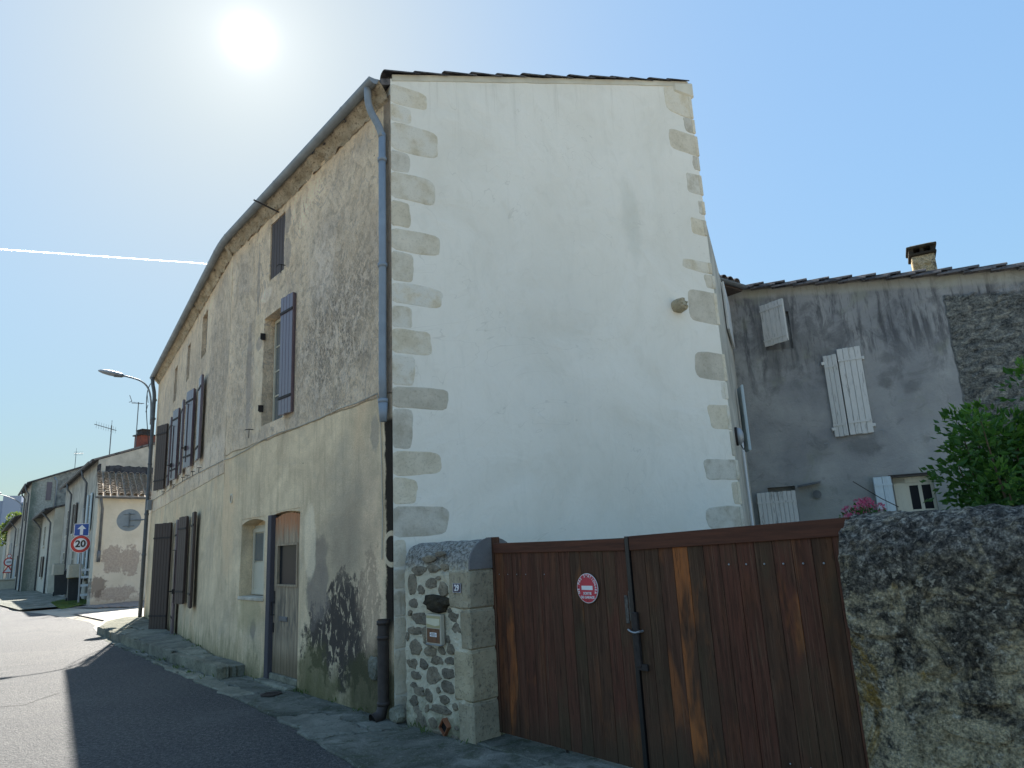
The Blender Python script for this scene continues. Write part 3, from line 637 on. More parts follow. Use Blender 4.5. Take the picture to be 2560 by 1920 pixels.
# rear wall of the house toward the yard, and far end
def flat_wall(name, m, parent, Mloc, pts, y0, y1, mats=None):
    bm = NB(); poly_prism(bm, pts, y0, y1); o = obj(name, bm, m, parent); o.matrix_local = Mloc; return o
RH = Frame(*FG.w(5.02, 0)[:2], 20.5); Minv = F1.M.inverted()
far_a = F2.w(-10.43, 0); RHL = 4.25
flat_wall('rear_wall', M_['grey_r'], house, Minv @ Frame(*FG.w(5.04, .01)[:2], 20.5).M, [(0, -.1), (RHL, -.1), (RHL, 6.15), (0, 6.15)], 0, .3)
FE = Frame(far_a.x, far_a.y, 56.5)      # far end wall (normal away from us)
flat_wall('end_wall', M_['fac2'], house, Minv @ FE.M, [(0, -.1), (5.0, -.1), (5.0, 8.3), (0, 6.85)], -.02, -.3)
# roof planes: slab under the tiles and tile courses
def roof_between(A, B, C, D, name='roof_deck'):     # world points, thickness down
    bm = NB(); t = Vector((0, 0, -.08)); P = [Vector(p) for p in (A, B, C, D)]
    a = [bm.verts.new(Minv @ p) for p in P]; b = [bm.verts.new(Minv @ (p + t)) for p in P]
    bm.faces.new(a); bm.faces.new(b[::-1])
    for i in range(4): bm.faces.new((a[i], b[i], b[(i + 1) % 4], a[(i + 1) % 4]))
    bmesh.ops.recalc_face_normals(bm, faces=bm.faces[:]); return obj(name, bm, M_['tile_dark'], house)
oh = -.10
e_near = F1.w(-.02, oh, 6.93); e_bend = F1.w(-5.21, oh, 6.93); e_far = F2.w(-10.43, oh, 6.93)
r_near = FG.w(4.98, .05, 8.50); gy = FG.Y
r_bend = F1.w(-5.0, 5.0, 8.50); r_far = FE.w(5.0, -.1, 8.45)
roof_between(e_near, e_bend, r_bend, r_near); roof_between(e_bend, e_far, r_far, r_bend)
# canal tile: half barrel, wider at one end
def canal_mesh(L=.46, r0=.105, r1=.085, m=None, name='roof_tile', seg=7, up=True):
    bm = NB(); rows = []
    for q, (x, r) in enumerate(((0, r0), (L, r1))):
        for rr in (r, r - .014):
            rows.append([bm.verts.new((x, -rr * math.cos(math.pi * k / seg), (rr * math.sin(math.pi * k / seg)) * (1 if up else -1) * .85)) for k in range(seg + 1)])
    o0, i0, o1, i1 = rows
    for k in range(seg):
        bm.faces.new((o0[k], o0[k + 1], o1[k + 1], o1[k])); bm.faces.new((i0[k], i1[k], i1[k + 1], i0[k + 1]))
        bm.faces.new((o0[k], i0[k], i0[k + 1], o0[k + 1])); bm.faces.new((o1[k], o1[k + 1], i1[k + 1], i1[k]))
    for k in (0, seg): bm.faces.new((o0[k], o1[k], i1[k], i0[k]))
    bmesh.ops.recalc_face_normals(bm, faces=bm.faces[:])
    return mesh_of(name, bm, m or M_['tile_dark'], False)
def lay_tiles(root, Mroot_inv, F, x_list, s0, n, step, z0, slope, mesh, y0=None, along_y=True, seed=0, jit=.012, tilt=.055, zf=None, skew=0, zsc=1.0):
    """rows of tiles climbing in +y of frame F (along_y) or +x"""
    R = random.Random(seed); first = None
    for xc in x_list:
        for k in range(n):
            s = s0 + k * step
            c, sn = math.cos(slope), math.sin(slope)
            if along_y: ax = Vector((0, c, sn)); pos = Vector((xc + skew * (s - s0) + R.uniform(-jit, jit), s, z0 + (s - s0) * math.tan(slope)))
            else: ax = Vector((c, 0, sn)); pos = Vector((s, xc + R.uniform(-jit, jit), z0 + (s - s0) * math.tan(slope)))
            up = Vector((0, 0, 1)); side = up.cross(ax).normalized(); nz = ax.cross(side)
            a2 = (ax - nz * tilt + side * R.uniform(-.03, .03)).normalized(); sd = nz.cross(a2).normalized(); nn = a2.cross(sd)
            M = Matrix(((a2.x, sd.x, nn.x * zsc, pos.x), (a2.y, sd.y, nn.y * zsc, pos.y), (a2.z, sd.z, nn.z * zsc, pos.z + .012 + R.uniform(-.004, .004)), (0, 0, 0, 1)))
            o = bpy.data.objects.new('roof_tile', mesh); o.parent = root; o.matrix_local = Mroot_inv @ F.M @ M; link(o)
tm = canal_mesh(.46, .10, .082, M_['tile_dark'])
# verge: two lines of tiles over the white gable, low end at the street
lay_tiles(house, Minv, FG, [.03], -.07, 13, .385, 6.985, rad(17.3), tm, along_y=False, seed=3, tilt=.05, zsc=.55)
tm2 = canal_mesh(.46, .10, .082, M_['tile_dark'], up=True)
lay_tiles(house, Minv, FG, [.24], -.09, 13, .385, 6.95, rad(17.3), tm2, along_y=False, seed=5, tilt=.05, zsc=.6)
# eave course along the front
lay_tiles(house, Minv, F1, [-.2 - .22 * k for k in range(23)], -.17, 2, .38, 6.915, rad(17), tm, seed=6, jit=.02, zsc=.7)
lay_tiles(house, Minv, F2, [-.1 - .22 * k for k in range(47)], -.17, 2, .38, 6.915, rad(17), tm, seed=7, jit=.02, zsc=.7)
bm = NB(); R = random.Random(2)       # the remaining courses, far up the slope and out of sight from the street
for k in range(24):
    x = -.15 - k * .22
    for j in range(2): tube(bm, [(x, .5 + j * 2.1, 6.93 + .24 + j * .64), (x, 2.65 + j * 2.1, 6.93 + .24 + (j + 1) * .64)], .085, 6)
obj('roof_tile_courses', bm, M_['tile_dark'], house, kind='stuff')
# verge mortar bed
bm = NB(); n = 60; rows = []
for i in range(n + 1):
    x = .03 + i * 4.97 / n; h = GZ0 + SL * x + fb(x * 3, 0, 1) * .008; yy = -.012 + fb(x * 2, 2, 2) * .004
    rows.append([bm.verts.new(q) for q in ((x, .02, h - .06), (x, yy, h - .05), (x, yy, h + .03), (x, .3, h + .035))])
for a, b in zip(rows, rows[1:]):
    for k in range(3): bm.faces.new((a[k], b[k], b[k + 1], a[k + 1]))
bmesh.ops.recalc_face_normals(bm, faces=bm.faces[:])
o = obj('verge_mortar', bm, M_['cream'], house); o.matrix_local = M1G
# cornice of rough corbelled rubble under the eave
def cornice(F, x0, x1, seed):
    n = int((x1 - x0) / .06); m = 8; bm = NB(); g_ = []
    for i in range(n + 1):
        x = x0 + (x1 - x0) * i / n; row = []
        for j in range(m + 1):
            t = j / m; yy = -.13 * t ** 1.2; zz = 6.68 + .20 * t
            row.append(bm.verts.new((x, yy + fb(x * 6, t * 2, seed) * .05 - .01, zz + fb(x * 7, t * 2, seed + 5) * .04)))
        g_.append(row)
    for i in range(n):
        for j in range(m): bm.faces.new((g_[i][j], g_[i + 1][j], g_[i + 1][j + 1], g_[i][j + 1]))
    return bm
M_['corn'] = stone_mat('eave_rubble', (.36, .30, .215), (.66, .56, .42), (.15, .12, .09), .85, .06, .7, 9)
obj('cornice', cornice(F1, -5.28, 0, 1), M_['corn'], house)
o = obj('cornice', cornice(F2, -10.43, .04, 2), M_['corn'], house); o.matrix_local = M12
# gutters (half round, open on top)
def gutter(pts, r, m, parent, Mi=Minv, bead=True):
    bm = NB(); P = [Vector(p) for p in pts]; n = len(P); rings = []
    for i, p in enumerate(P):
        t = (P[min(i + 1, n - 1)] - P[max(i - 1, 0)]).normalized(); sd = Vector((t.y, -t.x, 0)).normalized()
        ring = []
        for rr in (r, r - .006):
            seq = [Mi @ (p + sd * math.cos(a) * rr + Vector((0, 0, -math.sin(a) * rr))) for a in [math.pi * k / 10 for k in range(11)]]
            ring.append([bm.verts.new(q) for q in seq])
        rings.append(ring)
    for a, b in zip(rings, rings[1:]):
        for w_ in (0, 1):
            for k in range(10): bm.faces.new((a[w_][k], a[w_][k + 1], b[w_][k + 1], b[w_][k]))
        for k in (0, 10): bm.faces.new((a[0][k], a[1][k], b[1][k], b[0][k]))
    for e in (rings[0], rings[-1]): bm.faces.new(e[0])
    for i, p in enumerate(P):          # joint collars
        if i % 3 == 1 and bead and i < n - 1:
            t = (P[i + 1] - P[i - 1]).normalized() * .02; sd = Vector((t.y, -t.x, 0)).normalized()
            rr = r + .004; A = [[bm.verts.new(Mi @ (p + o_ + sd * math.cos(a) * rr + Vector((0, 0, -math.sin(a) * rr)))) for a in [math.pi * k / 8 for k in range(9)]] for o_ in (-t, t)]
            for k in range(8): bm.faces.new((A[0][k], A[0][k + 1], A[1][k + 1], A[1][k]))
    bmesh.ops.recalc_face_normals(bm, faces=bm.faces[:])
    return obj('gutter', bm, m, parent, smooth=False)
gl = [F1.w(-.03 - 4.9 * k / 7, -.185, 6.90) for k in range(8)] + [F1.w(-5.12, -.18, 6.895), F2.w(-.12, -.18, 6.89), F2.w(-.4, -.185, 6.89)] + [F2.w(-.4 - 10.05 * k / 12, -.185, 6.89 - .0 * k) for k in range(1, 13)]
gutter(gl, .066, M_['zinc'], house)
# iron rod under the eave near the attic shutter
bm = NB(); tube(bm, [(-3.22, 0, 6.64), (-3.38, -.33, 6.82)], .012, 6); obj('eave_bracket', bm, M_['iron'], house)

# shutters -------------------------------------------------------
def shutter(name, parent, M, wd, z0, z1, m, planks=4, th=.035, braces=True, hinge='R', label=None, hard=True):
    """leaf hanging at local x=0 and spreading to -wd (hinge R) or +wd; planks, battens and iron are sub-parts"""
    sg = -1 if hinge == 'R' else 1
    lf = bpy.data.objects.new(name, None); lf.parent = parent; lf.matrix_local = M; link(lf); tag(lf, label)
    pw = wd / planks
    bm = NB(); box(bm, .003, pw - .003, -th, 0, z0, z1, None, .004)
    me = mesh_of('plank', bm, m)
    for k in range(planks):
        o = bpy.data.objects.new('plank', me); o.parent = lf; o.location = (sg * k * pw - (pw if sg < 0 else 0), 0, random.Random(k).uniform(-.004, .004)); link(o)
    bm = NB(); box(bm, .002 if sg > 0 else -wd + .002, wd - .002 if sg > 0 else -.002, .0015, .012, z0 + .01, z1 - .01)      # thin board behind closes the joints
    obj('backing', bm, m, lf)
    if braces:
        for zz in (z0 + (z1 - z0) * .14, z0 + (z1 - z0) * .86):
            bm = NB(); box(bm, sg * .0, sg * wd, -th - .012, -th - .002, zz - .018, zz + .018); obj('hinge_strap', bm, M_['iron'] if m not in (M_['white_shut'], M_['blue_shut']) else m, lf)
    return lf
def T(x, y, z=0, rz=0): return Matrix.Translation((x, y, z)) @ Matrix.Rotation(rad(rz), 4, 'Z')
# near stretch: closed attic shutter, window with one leaf folded back
shutter('shutter', house, T(-3.52, .045), .53, 5.65, 6.55, M_['shut_dark'], 5, .03, False, 'L', 'closed attic shutter of plain brown boards')
shutter('shutter', house, T(-2.86, -.045, 0, 4), .36, 3.44, 5.13, M_['shut'], 4, .035, True, 'L', 'open plank shutter of upper window, folded on the wall')
def iron_hook(parent, M, k=1.0):
    bm = NB(); tube(bm, [(0, 0, 0), (0, -.07 * k, 0), (-.03 * k, -.09 * k, 0), (-.09 * k, -.09 * k, 0)], .007, 6); tube(bm, [(0, -.06 * k, .0), (-.01, -.06 * k, -.13 * k)], .006, 6)
    o = obj('shutter_hook', bm, M_['iron'], parent); o.matrix_local = M; return o
for q in ((-3.99, 3.44), (-2.93, 5.68)): iron_hook(house, T(q[0], 0, q[1]))
for q in ((-3.68, 4.80), (-3.68, 3.70)):
    bm = NB(); box(bm, -.02, .02, -.03, .02, -.05, .05); tube(bm, [(0, -.04, -.04), (0, -.04, .05)], .012, 8); o = obj('hinge_pin', bm, M_['iron'], house); o.matrix_local = T(q[0], 0, q[1])
def window(parent, M, x0, x1, z0, z1, cols, rows, m, glass, fr=.05, bar=.022, label=None, th=.04):
    wn = bpy.data.objects.new('window', None); wn.parent = parent; wn.matrix_local = M; link(wn); tag(wn, label)
    bm = NB()
    box(bm, x0, x1, -th, 0, z0, z0 + fr); box(bm, x0, x1, -th, 0, z1 - fr, z1); box(bm, x0, x0 + fr, -th, 0, z0 + fr, z1 - fr); box(bm, x1 - fr, x1, -th, 0, z0 + fr, z1 - fr)
    for i in range(1, cols):
        xx = x0 + fr + (x1 - x0 - 2 * fr) * i / cols; box(bm, xx - bar / 2 - (.012 if cols == 2 else 0), xx + bar / 2 + (.012 if cols == 2 else 0), -th + .004, -.004, z0 + fr, z1 - fr)
    for j in range(1, rows):
        zz = z0 + fr + (z1 - z0 - 2 * fr) * j / rows; box(bm, x0 + fr, x1 - fr, -th + .006, -.006, zz - bar / 2, zz + bar / 2)
    obj('frame', bm, m, wn)
    for i in range(cols):
        for j in range(rows):
            a = x0 + fr + (x1 - x0 - 2 * fr) * i / cols; b = x0 + fr + (x1 - x0 - 2 * fr) * (i + 1) / cols
            c = z0 + fr + (z1 - z0 - 2 * fr) * j / rows; d = z0 + fr + (z1 - z0 - 2 * fr) * (j + 1) / rows
            bm = NB(); box(bm, a, b, -th * .5 - .003, -th * .5 + .003, c, d); obj('pane', bm, glass, wn)
    return wn
window(house, T(0, .195), -3.66, -2.88, 3.46, 5.06, 2, 4, M_['white_wood'], M_['glass_c'], .045, .02, 'tall small-paned window beside the folded shutter')
# ground floor window: cream casement with one high pane, timber lintel
wn = bpy.data.objects.new('window', None); wn.parent = house; wn.matrix_local = T(0, .20); link(wn)
bm = NB(); box(bm, -4.33, -3.40, .0, .05, 1.06, 2.04); box(bm, -4.32, -3.41, -.03, 0, 1.06, 1.12); box(bm, -4.32, -3.41, -.03, 0, 1.94, 2.0)
for a in (-4.32, -3.90, -3.47): box(bm, a, a + .06, -.028, 0, 1.12, 1.94)
box(bm, -4.26, -3.47, -.018, 0, 1.12, 1.50); obj('casement', bm, M_['white_wood'], wn)
for a, b in ((-4.255, -3.905), (-3.835, -3.475)): bm = NB(); box(bm, a, b, -.012, -.006, 1.53, 1.92); obj('pane', bm, M_['glass_c'], wn)
bm = NB(); P = [(-4.325 + .92 * k / 10, 2.055 + .065 * math.sin(math.pi * k / 10) ** .8) for k in range(11)]
pts = [(x, z) for x, z in P] + [(-3.40, 2.12), (-4.36, 2.12)]
bm = NB(); poly_prism(bm, [(x, z) for x, z in P] + [(P[-1][0], 2.138), (P[0][0], 2.138)], .004, .235); obj('window_lintel', bm, M_['fac1'], house)
bm = NB(); box(bm, -4.34, -3.38, -.02, .24, 1.0, 1.045, None, .006); obj('window_sill', bm, M_['quoin'], house)
# front door
door = bpy.data.objects.new('door', None); door.parent = house; door.matrix_local = T(0, .055); link(door); tag(door, 'weathered plank door with a small dark pane and letter slot')
pw = .86 / 9
for k in range(9):
    x0 = -3.10 + k * pw; z_top = 2.13 - .05 * ((k - 4) / 4.5) ** 2
    segs = [(0.13, z_top)]
    if 1 <= k <= 7: segs = [(.13, 1.20), (1.74, z_top)]
    for a, b in segs:
        bm = NB(); box(bm, x0 + .003, x0 + pw - .003, -.03, 0, a, b, None, .003); obj('plank', bm, M_['door'], door)
bm = NB(); box(bm, -3.10, -2.24, .002, .02, .13, 2.08); obj('backing', bm, M_['black'], door)
bm = NB(); x0, x1 = -3.10 + pw, -3.10 + 8 * pw
box(bm, x0, x0 + .03, -.045, -.001, 1.20, 1.74); box(bm, x1 - .03, x1, -.045, -.001, 1.20, 1.74); box(bm, x0 + .03, x1 - .03, -.045, -.001, 1.20, 1.225); box(bm, x0 + .03, x1 - .03, -.045, -.001, 1.715, 1.74)
obj('pane_frame', bm, M_['door'], door)
bm = NB(); box(bm, x0 + .03, x1 - .03, -.008, -.001, 1.225, 1.715); obj('pane', bm, M_['glass'], door)
bm = NB(); box(bm, -2.88, -2.62, -.042, -.031, .77, .83, None, .003); box(bm, -2.86, -2.64, -.047, -.042, .785, .815); obj('letter_slot', bm, M_['green_metal'], door)
bm = NB(); tube(bm, [(-3.06, -.03, 1.0), (-3.06, -.075, 1.0), (-3.06, -.075, .84), (-3.06, -.03, .84)], .008, 6); box(bm, -3.075, -3.045, -.036, -.031, .98, 1.14); box(bm, -3.085, -3.05, -.04, -.031, .62, .74); obj('handle', bm, M_['iron'], door)
bm = NB(); box(bm, -3.225, -3.10, -.035, .05, .04, 2.13, None, .006); obj('door_frame', bm, M_['purple_frame'], house)['label'] = 'dark violet painted door post'
bm = NB(); box(bm, -3.21, -2.25, -.01, .13, .05, .128, None, .01); o = obj('door_step', bm, M_['kerb'], house)
bm = NB(); box(bm, -3.27, -2.22, -.14, .0, -.03, .06, None, .02); obj('door_step', bm, M_['slab'], house)
for k in range(9):
    pass
bm = NB(); P = [(-3.215 + .97 * k / 10, 2.12 + .035 * math.sin(math.pi * k / 10)) for k in range(11)]
poly_prism(bm, P + [(P[-1][0], 2.168), (P[0][0], 2.168)], .003, .105); obj('door_lintel', bm, M_['fac1'], house)
# far stretch: shutters, closed attic shutters, doors
def leaf2(h, wd, rz, z0, z1, m, hinge, n=4, label=None, off=-.05):
    M = M12 @ T(h, off) @ Matrix.Rotation(rad(rz), 4, 'Z'); return shutter('shutter', house, M, wd, z0, z1, m, n, .035, True, hinge, label)
for a, b, c, d in ((-2.88, -2.32, 5.56, 6.44), (-4.84, -4.41, 5.51, 6.34), (-6.84, -6.36, 5.43, 6.29)):
    shutter('shutter', house, M12 @ T(a, .11), b - a, c, d, M_['shut_dark'], 4, .03, False, 'L')
leaf2(-3.05, .44, 9, 3.40, 4.98, M_['shut'], 'R'); leaf2(-2.42, .42, -3, 3.42, 5.03, M_['shut'], 'L')
leaf2(-5.12, .42, 8, 3.36, 4.97, M_['shut'], 'R'); leaf2(-4.60, .42, -5, 3.38, 4.98, M_['shut'], 'L')
leaf2(-7.1, .50, 20, 3.32, 4.95, M_['shut_dark'], 'R', 5, 'brown shutter standing half open off the wall'); leaf2(-6.55, .40, -4, 3.32, 4.95, M_['shut'], 'L')
leaf2(-3.08, .44, 10, .78, 2.43, M_['shut_dark'], 'R'); leaf2(-2.42, .42, -4, .76, 2.45, M_['shut_dark'], 'L')
leaf2(-4.50, .42, -4, .17, 2.42, M_['shut'], 'L'); leaf2(-5.30, .55, 30, .13, 2.42, M_['shut_dark'], 'R', 6, 'dark brown door shutter standing open off the wall')
for a, b, c, d in ((-3.04, -2.43, 3.47, 4.94), (-5.11, -4.61, 3.47, 4.94), (-7.09, -6.56, 3.44, 4.92), (-3.07, -2.43, .82, 2.39), (-5.29, -4.51, .15, 2.39), (-8.59, -7.91, .15, 2.39), (-9.19, -8.71, 3.44, 4.92)):
    window(house, M12 @ T(0, .195), a, b, c, d, 2, 4, M_['white_wood'], M_['glass'], .04, .02)
for (x, z, L) in ((-3.32, 4.0, 1.4), (-5.4, 3.9, 1.4), (-3.95, 1.2, 1.2), (-5.9, 1.25, 1.8)):    # espagnolette bars with knobs
    bm = NB(); tube(bm, [(x, -.13, z - L / 2 * .7), (x, -.13, z + L / 2)], .009, 6); box(bm, x - .05, x + .03, -.16, -.11, z - .25, z - .16); tube(bm, [(x - .03, -.14, z - .2), (x - .03, -.22, z - .2)], .014, 6)
    tube(bm, [(x, -.13, z + L / 2), (x, -.18, z + L / 2), (x - .05, -.18, z + L / 2)], .007, 6)
    o = obj('shutter_bar', bm, M_['iron'], house); o.matrix_local = M12
for x, z in ((-2.9, 3.28), (-4.2, 3.3), (-3.6, 3.28), (-5.6, 3.28), (-2.2, 3.27), (-7.4, 3.28)): iron_hook(house, M12 @ T(x, 0, z), .7)
# blocks at the door feet
for x, z, s_ in ((-4.05, .15, .12), (-5.75, .17, .13)):
    bm = NB(); box(bm, x - s_, x + s_, -.18, -.02, z - .05, z + .03, None, .02); o = obj('stone_block', bm, M_['kerb'], house); o.matrix_local = M12
# oval number plate of the far door, thin cable along the render edge
bm = NB(); n = 24
a = [bm.verts.new((-4.81 + .045 * math.cos(2 * math.pi * k / n), -.014, 2.49 + .075 * math.sin(2 * math.pi * k / n))) for k in range(n)]
b = [bm.verts.new((-4.81 + .028 * math.cos(2 * math.pi * k / n), -.014, 2.49 + .052 * math.sin(2 * math.pi * k / n))) for k in range(n)]
c_ = [bm.verts.new((-4.81 + .045 * math.cos(2 * math.pi * k / n), .01, 2.49 + .075 * math.sin(2 * math.pi * k / n))) for k in range(n)]
for k in range(n): bm.faces.new((a[k], a[(k + 1) % n], b[(k + 1) % n], b[k])); bm.faces.new((a[k], c_[k], c_[(k + 1) % n], a[(k + 1) % n]))
obj('oval_plate', bm, M_['cream'], house)
cab = [(-.185, -.012, 1.5), (-.17, -.012, 2.0), (-.19, -.012, 2.6), (-.22, -.012, 3.05), (-.28, -.012, 3.25), (-.7, -.012, 3.23), (-1.13, -.012, 3.245), (-1.7, -.012, 3.22), (-2.38, -.012, 3.215), (-3.0, -.012, 3.235), (-3.6, -.012, 3.22), (-4.3, -.012, 3.16), (-4.87, -.012, 3.13), (-5.2, -.012, 3.14)]
bm = NB(); tube(bm, cab, .0065, 6); obj('wall_cable', bm, M_['grey_r'], house)
bm = NB(); tube(bm, [(-.05, -.012, 3.14), (-4, -.012, 3.24), (-10.2, -.012, 3.26)], .008, 5); o = obj('wall_cable', bm, M_['grey_r'], house); o.matrix_local = M12
# near downpipe: zinc swan neck, blue pipe, cast-iron shoe
def bez(P, n=10):
    o = []
    for i in range(n + 1):
        t = i / n; q = [Vector(p) for p in P]
        while len(q) > 1: q = [a.lerp(b, t) for a, b in zip(q, q[1:])]
        o.append(q[0])
    return o
dp = (-.065, -.062)
bm = NB(); tube(bm, bez([(-.17, -.19, 6.85), (-.17, -.19, 6.62), (-.17, -.18, 6.52), (-.08, -.08, 6.42), (dp[0], dp[1], 6.2)], 14), .042, 14); obj('swan_neck', bm, M_['zinc'], house, smooth=True)
bm = NB(); tube(bm, [(dp[0], dp[1], 6.25), (dp[0], dp[1], 4.6), (dp[0] - .01, dp[1], 3.4), (dp[0] - .0, dp[1], 3.08)], .041, 16); tube(bm, [(dp[0], dp[1], 3.10), (dp[0], dp[1], 2.90)], [.05, .038], 14)
for z in (5.92, 4.64, 3.12): tube(bm, [(dp[0], dp[1], z - .02), (dp[0], dp[1], z + .02)], .053, 14)
obj('downpipe', bm, M_['blue_pipe'], house, smooth=True)['label'] = 'blue grey rainwater pipe ending halfway down'
bm = NB(); tube(bm, [(dp[0], -.07, .93), (dp[0], -.07, .16), (dp[0], -.10, .06), (dp[0], -.19, -.0 + .03)], [.056, .055, .058, .062], 14, False)
for z, r in ((.90, .064), (.76, .060), (.16, .061)): tube(bm, [(dp[0], -.07, z - .018), (dp[0], -.07, z + .018)], r, 14)
obj('downpipe_shoe', bm, M_['cast'], house, smooth=True)['label'] = 'dark cast iron foot of the rainwater pipe'
bm = NB(); disc(bm, (dp[0], -.172, .045), .052, (0, -1, -.4), .004, 16); obj('pipe_mouth', bm, M_['black'], house)
# stone showing at the foot of the front
def stone_bm(cx, cz, rx, rz, seed, proud=.02, n=12, irr=.18, y0=.01, sq=2.6, M=None):
    R = random.Random(seed); bm = NB(); out_ = []
    ph = R.uniform(0, 9)
    for k in range(n):
        a = 2 * math.pi * k / n; ca, sa = math.cos(a), math.sin(a)
        r = 1 / ((abs(ca) ** sq + abs(sa) ** sq) ** (1 / sq)); r *= 1 + irr * fb(math.cos(a) * 1.3 + ph, math.sin(a) * 1.3, seed * .37, 3)
        out_.append((cx + rx * r * ca, cz + rz * r * sa))
    lv = []
    for s_, d in ((1.0, y0), (.985, -proud * .35), (.86, -proud * .9), (.5, -proud * 1.08)):
        lv.append([bm.verts.new((cx + (x - cx) * s_, d + (R.uniform(-1, 1) * proud * .18 if d < 0 else 0), cz + (z - cz) * s_)) for x, z in out_])
    for a, b in zip(lv, lv[1:]):
        for k in range(n): bm.faces.new((a[k], a[(k + 1) % n], b[(k + 1) % n], b[k]))
    bm.faces.new(lv[-1]); bmesh.ops.recalc_face_normals(bm, faces=bm.faces[:])
    if M is not None: bmesh.ops.transform(bm, matrix=M, verts=bm.verts[:])
    return bm
obj('stone', stone_bm(-.37, .44, .10, .12, 5, .03), M_['kerb'], house)
obj('stone', stone_bm(.09, .07, .11, .085, 9, .06), M_['kerb'], house)
# quoins of the gable ---------------------------------------------
D = 2560 / 2212
def quoin_bm(x0, x1, z0, z1, seed, proud=.006, wrap=None, tilt=0):
    """dressed stone left visible in the render: softly rounded on the free side, straight on the corner side"""
    cx, cz = (x0 + x1) / 2, (z0 + z1) / 2; hx, hz = (x1 - x0) / 2, (z1 - z0) / 2; Q = []; n = 36; R = random.Random(seed); ex = R.uniform(4.5, 9)
    rc = hz * 1.0
    for k in range(n):
        a = 2 * math.pi * k / n; ca, sa = math.cos(a), math.sin(a); e = ex if ca > 0 else 14
        u = 1 / ((abs(ca) ** e + abs(sa) ** e) ** (1 / e)); dx, dz = ca * u, sa * u
        x = cx + dx * hx; z = cz + dz * hz
        if dx > 0: x += fb(math.sin(a) * .9, seed * 1.7, .5, 2) * .028 * dx
        z += fb(x * 2.2 + seed, seed * 3.1, sa, 2) * .016 + (-.008 * max(0, dx) * (1 if sa > 0 else -1) * R.uniform(.3, 1))
        Q.append((x, z))
    bm = NB(); lv = []
    for d_, d in ((.006, .012), (0, -proud * .3), (-.012, -proud)):
        lv.append([bm.verts.new((x + (d_ if x > cx else -d_) * (1 if abs(x - x0) > .02 else 0), d, z + (d_ if z > cz else -d_))) for x, z in Q])
    N = len(Q)
    for a, b in zip(lv, lv[1:]):
        for k in range(N): bm.faces.new((a[k], a[(k + 1) % N], b[(k + 1) % N], b[k]))
    bm.faces.new(lv[-1]); bmesh.ops.recalc_face_normals(bm, faces=bm.faces[:]); return bm
LQ = [(205, 245, 915), (240, 275, 880), (288, 345, 938), (335, 380, 877), (400, 447, 930), (447, 498, 880), (505, 555, 943), (557, 615, 887), (622, 668, 947), (672, 712, 885),
      (718, 770, 927), (782, 835, 893), (838, 887, 965), (890, 972, 890), (975, 1030, 950), (1030, 1090, 898), (1092, 1160, 965), (1163, 1225, 876), (1226, 1272, 878), (1273, 1330, 876), (1331, 1400, 877), (1401, 1500, 880), (1501, 1555, 879)]
prev = None
for i, (a, b, xr) in enumerate(LQ):
    x1, zt = FG.px(xr * D, a * D); _, zb = FG.px(xr * D, b * D)
    _, zt0 = FG.px(857 * D, (a - (xr - 857) * .10 * max(0, (1200 - a) / 1000)) * D)
    _, zb0 = FG.px(857 * D, (b - (xr - 857) * .10 * max(0, (1200 - b) / 1000)) * D)
    zt, zb = (zt + zt0) / 2, (zb + zb0) / 2
    if prev is not None: zt = prev - .014
    prev = zb
    o = obj('quoin_stone', quoin_bm(.0125, x1, zb, zt, i, .005), M_['quoin'], house); o.matrix_local = M1G
RQ = [(178, 235, 1432), (233, 280, 1473), (275, 318, 1443), (330, 365, 1494), (370, 413, 1480), (432, 460, 1506), (468, 502, 1489), (555, 580, 1472), (592, 620, 1520), (622, 692, 1481),
      (757, 817, 1496), (822, 862, 1556), (873, 927, 1527), (930, 985, 1578), (992, 1037, 1518), (1040, 1090, 1580), (1095, 1145, 1523)]
prev = None
for i, (a, b, xl) in enumerate(RQ):
    x0, zt = FG.px(xl * D, a * D); _, zb = FG.px(xl * D, b * D)
    if prev is not None: zt = min(zt, prev - .012)
    prev = zb; R = random.Random(i + 60); xe = 5.03 + R.uniform(-.012, .035)
    bm = quoin_bm(-xe, -x0, zb, zt, i + 50, .005)
    for v in bm.verts: v.co.x *= -1
    bmesh.ops.reverse_faces(bm, faces=bm.faces[:])
    o = obj('quoin_stone', bm, M_['quoin'], house); o.matrix_local = M1G
    bm = NB(); box(bm, xe - .06, xe + .004, -.012 - R.uniform(0, .006), .28, zb + .004, zt - .004, None, .008); o = obj('quoin_stone', bm, M_['quoin'], house); o.matrix_local = M1G
bm = NB(); box(bm, 4.66, 5.10, -.03, .3, 8.28, 8.44, None, .03); o = obj('kneeler_stone', bm, M_['cream'], house); o.matrix_local = M1G
for v in o.data.vertices: v.co.z += (v.co.x - 4.66) * .30 * (1 if v.co.z > 8.36 else .05)
o = obj('boss_stone', stone_bm(4.22, 4.70, .10, .095, 77, .16, 14, .15), M_['ashlar'], house, smooth=False); o.matrix_local = M1G

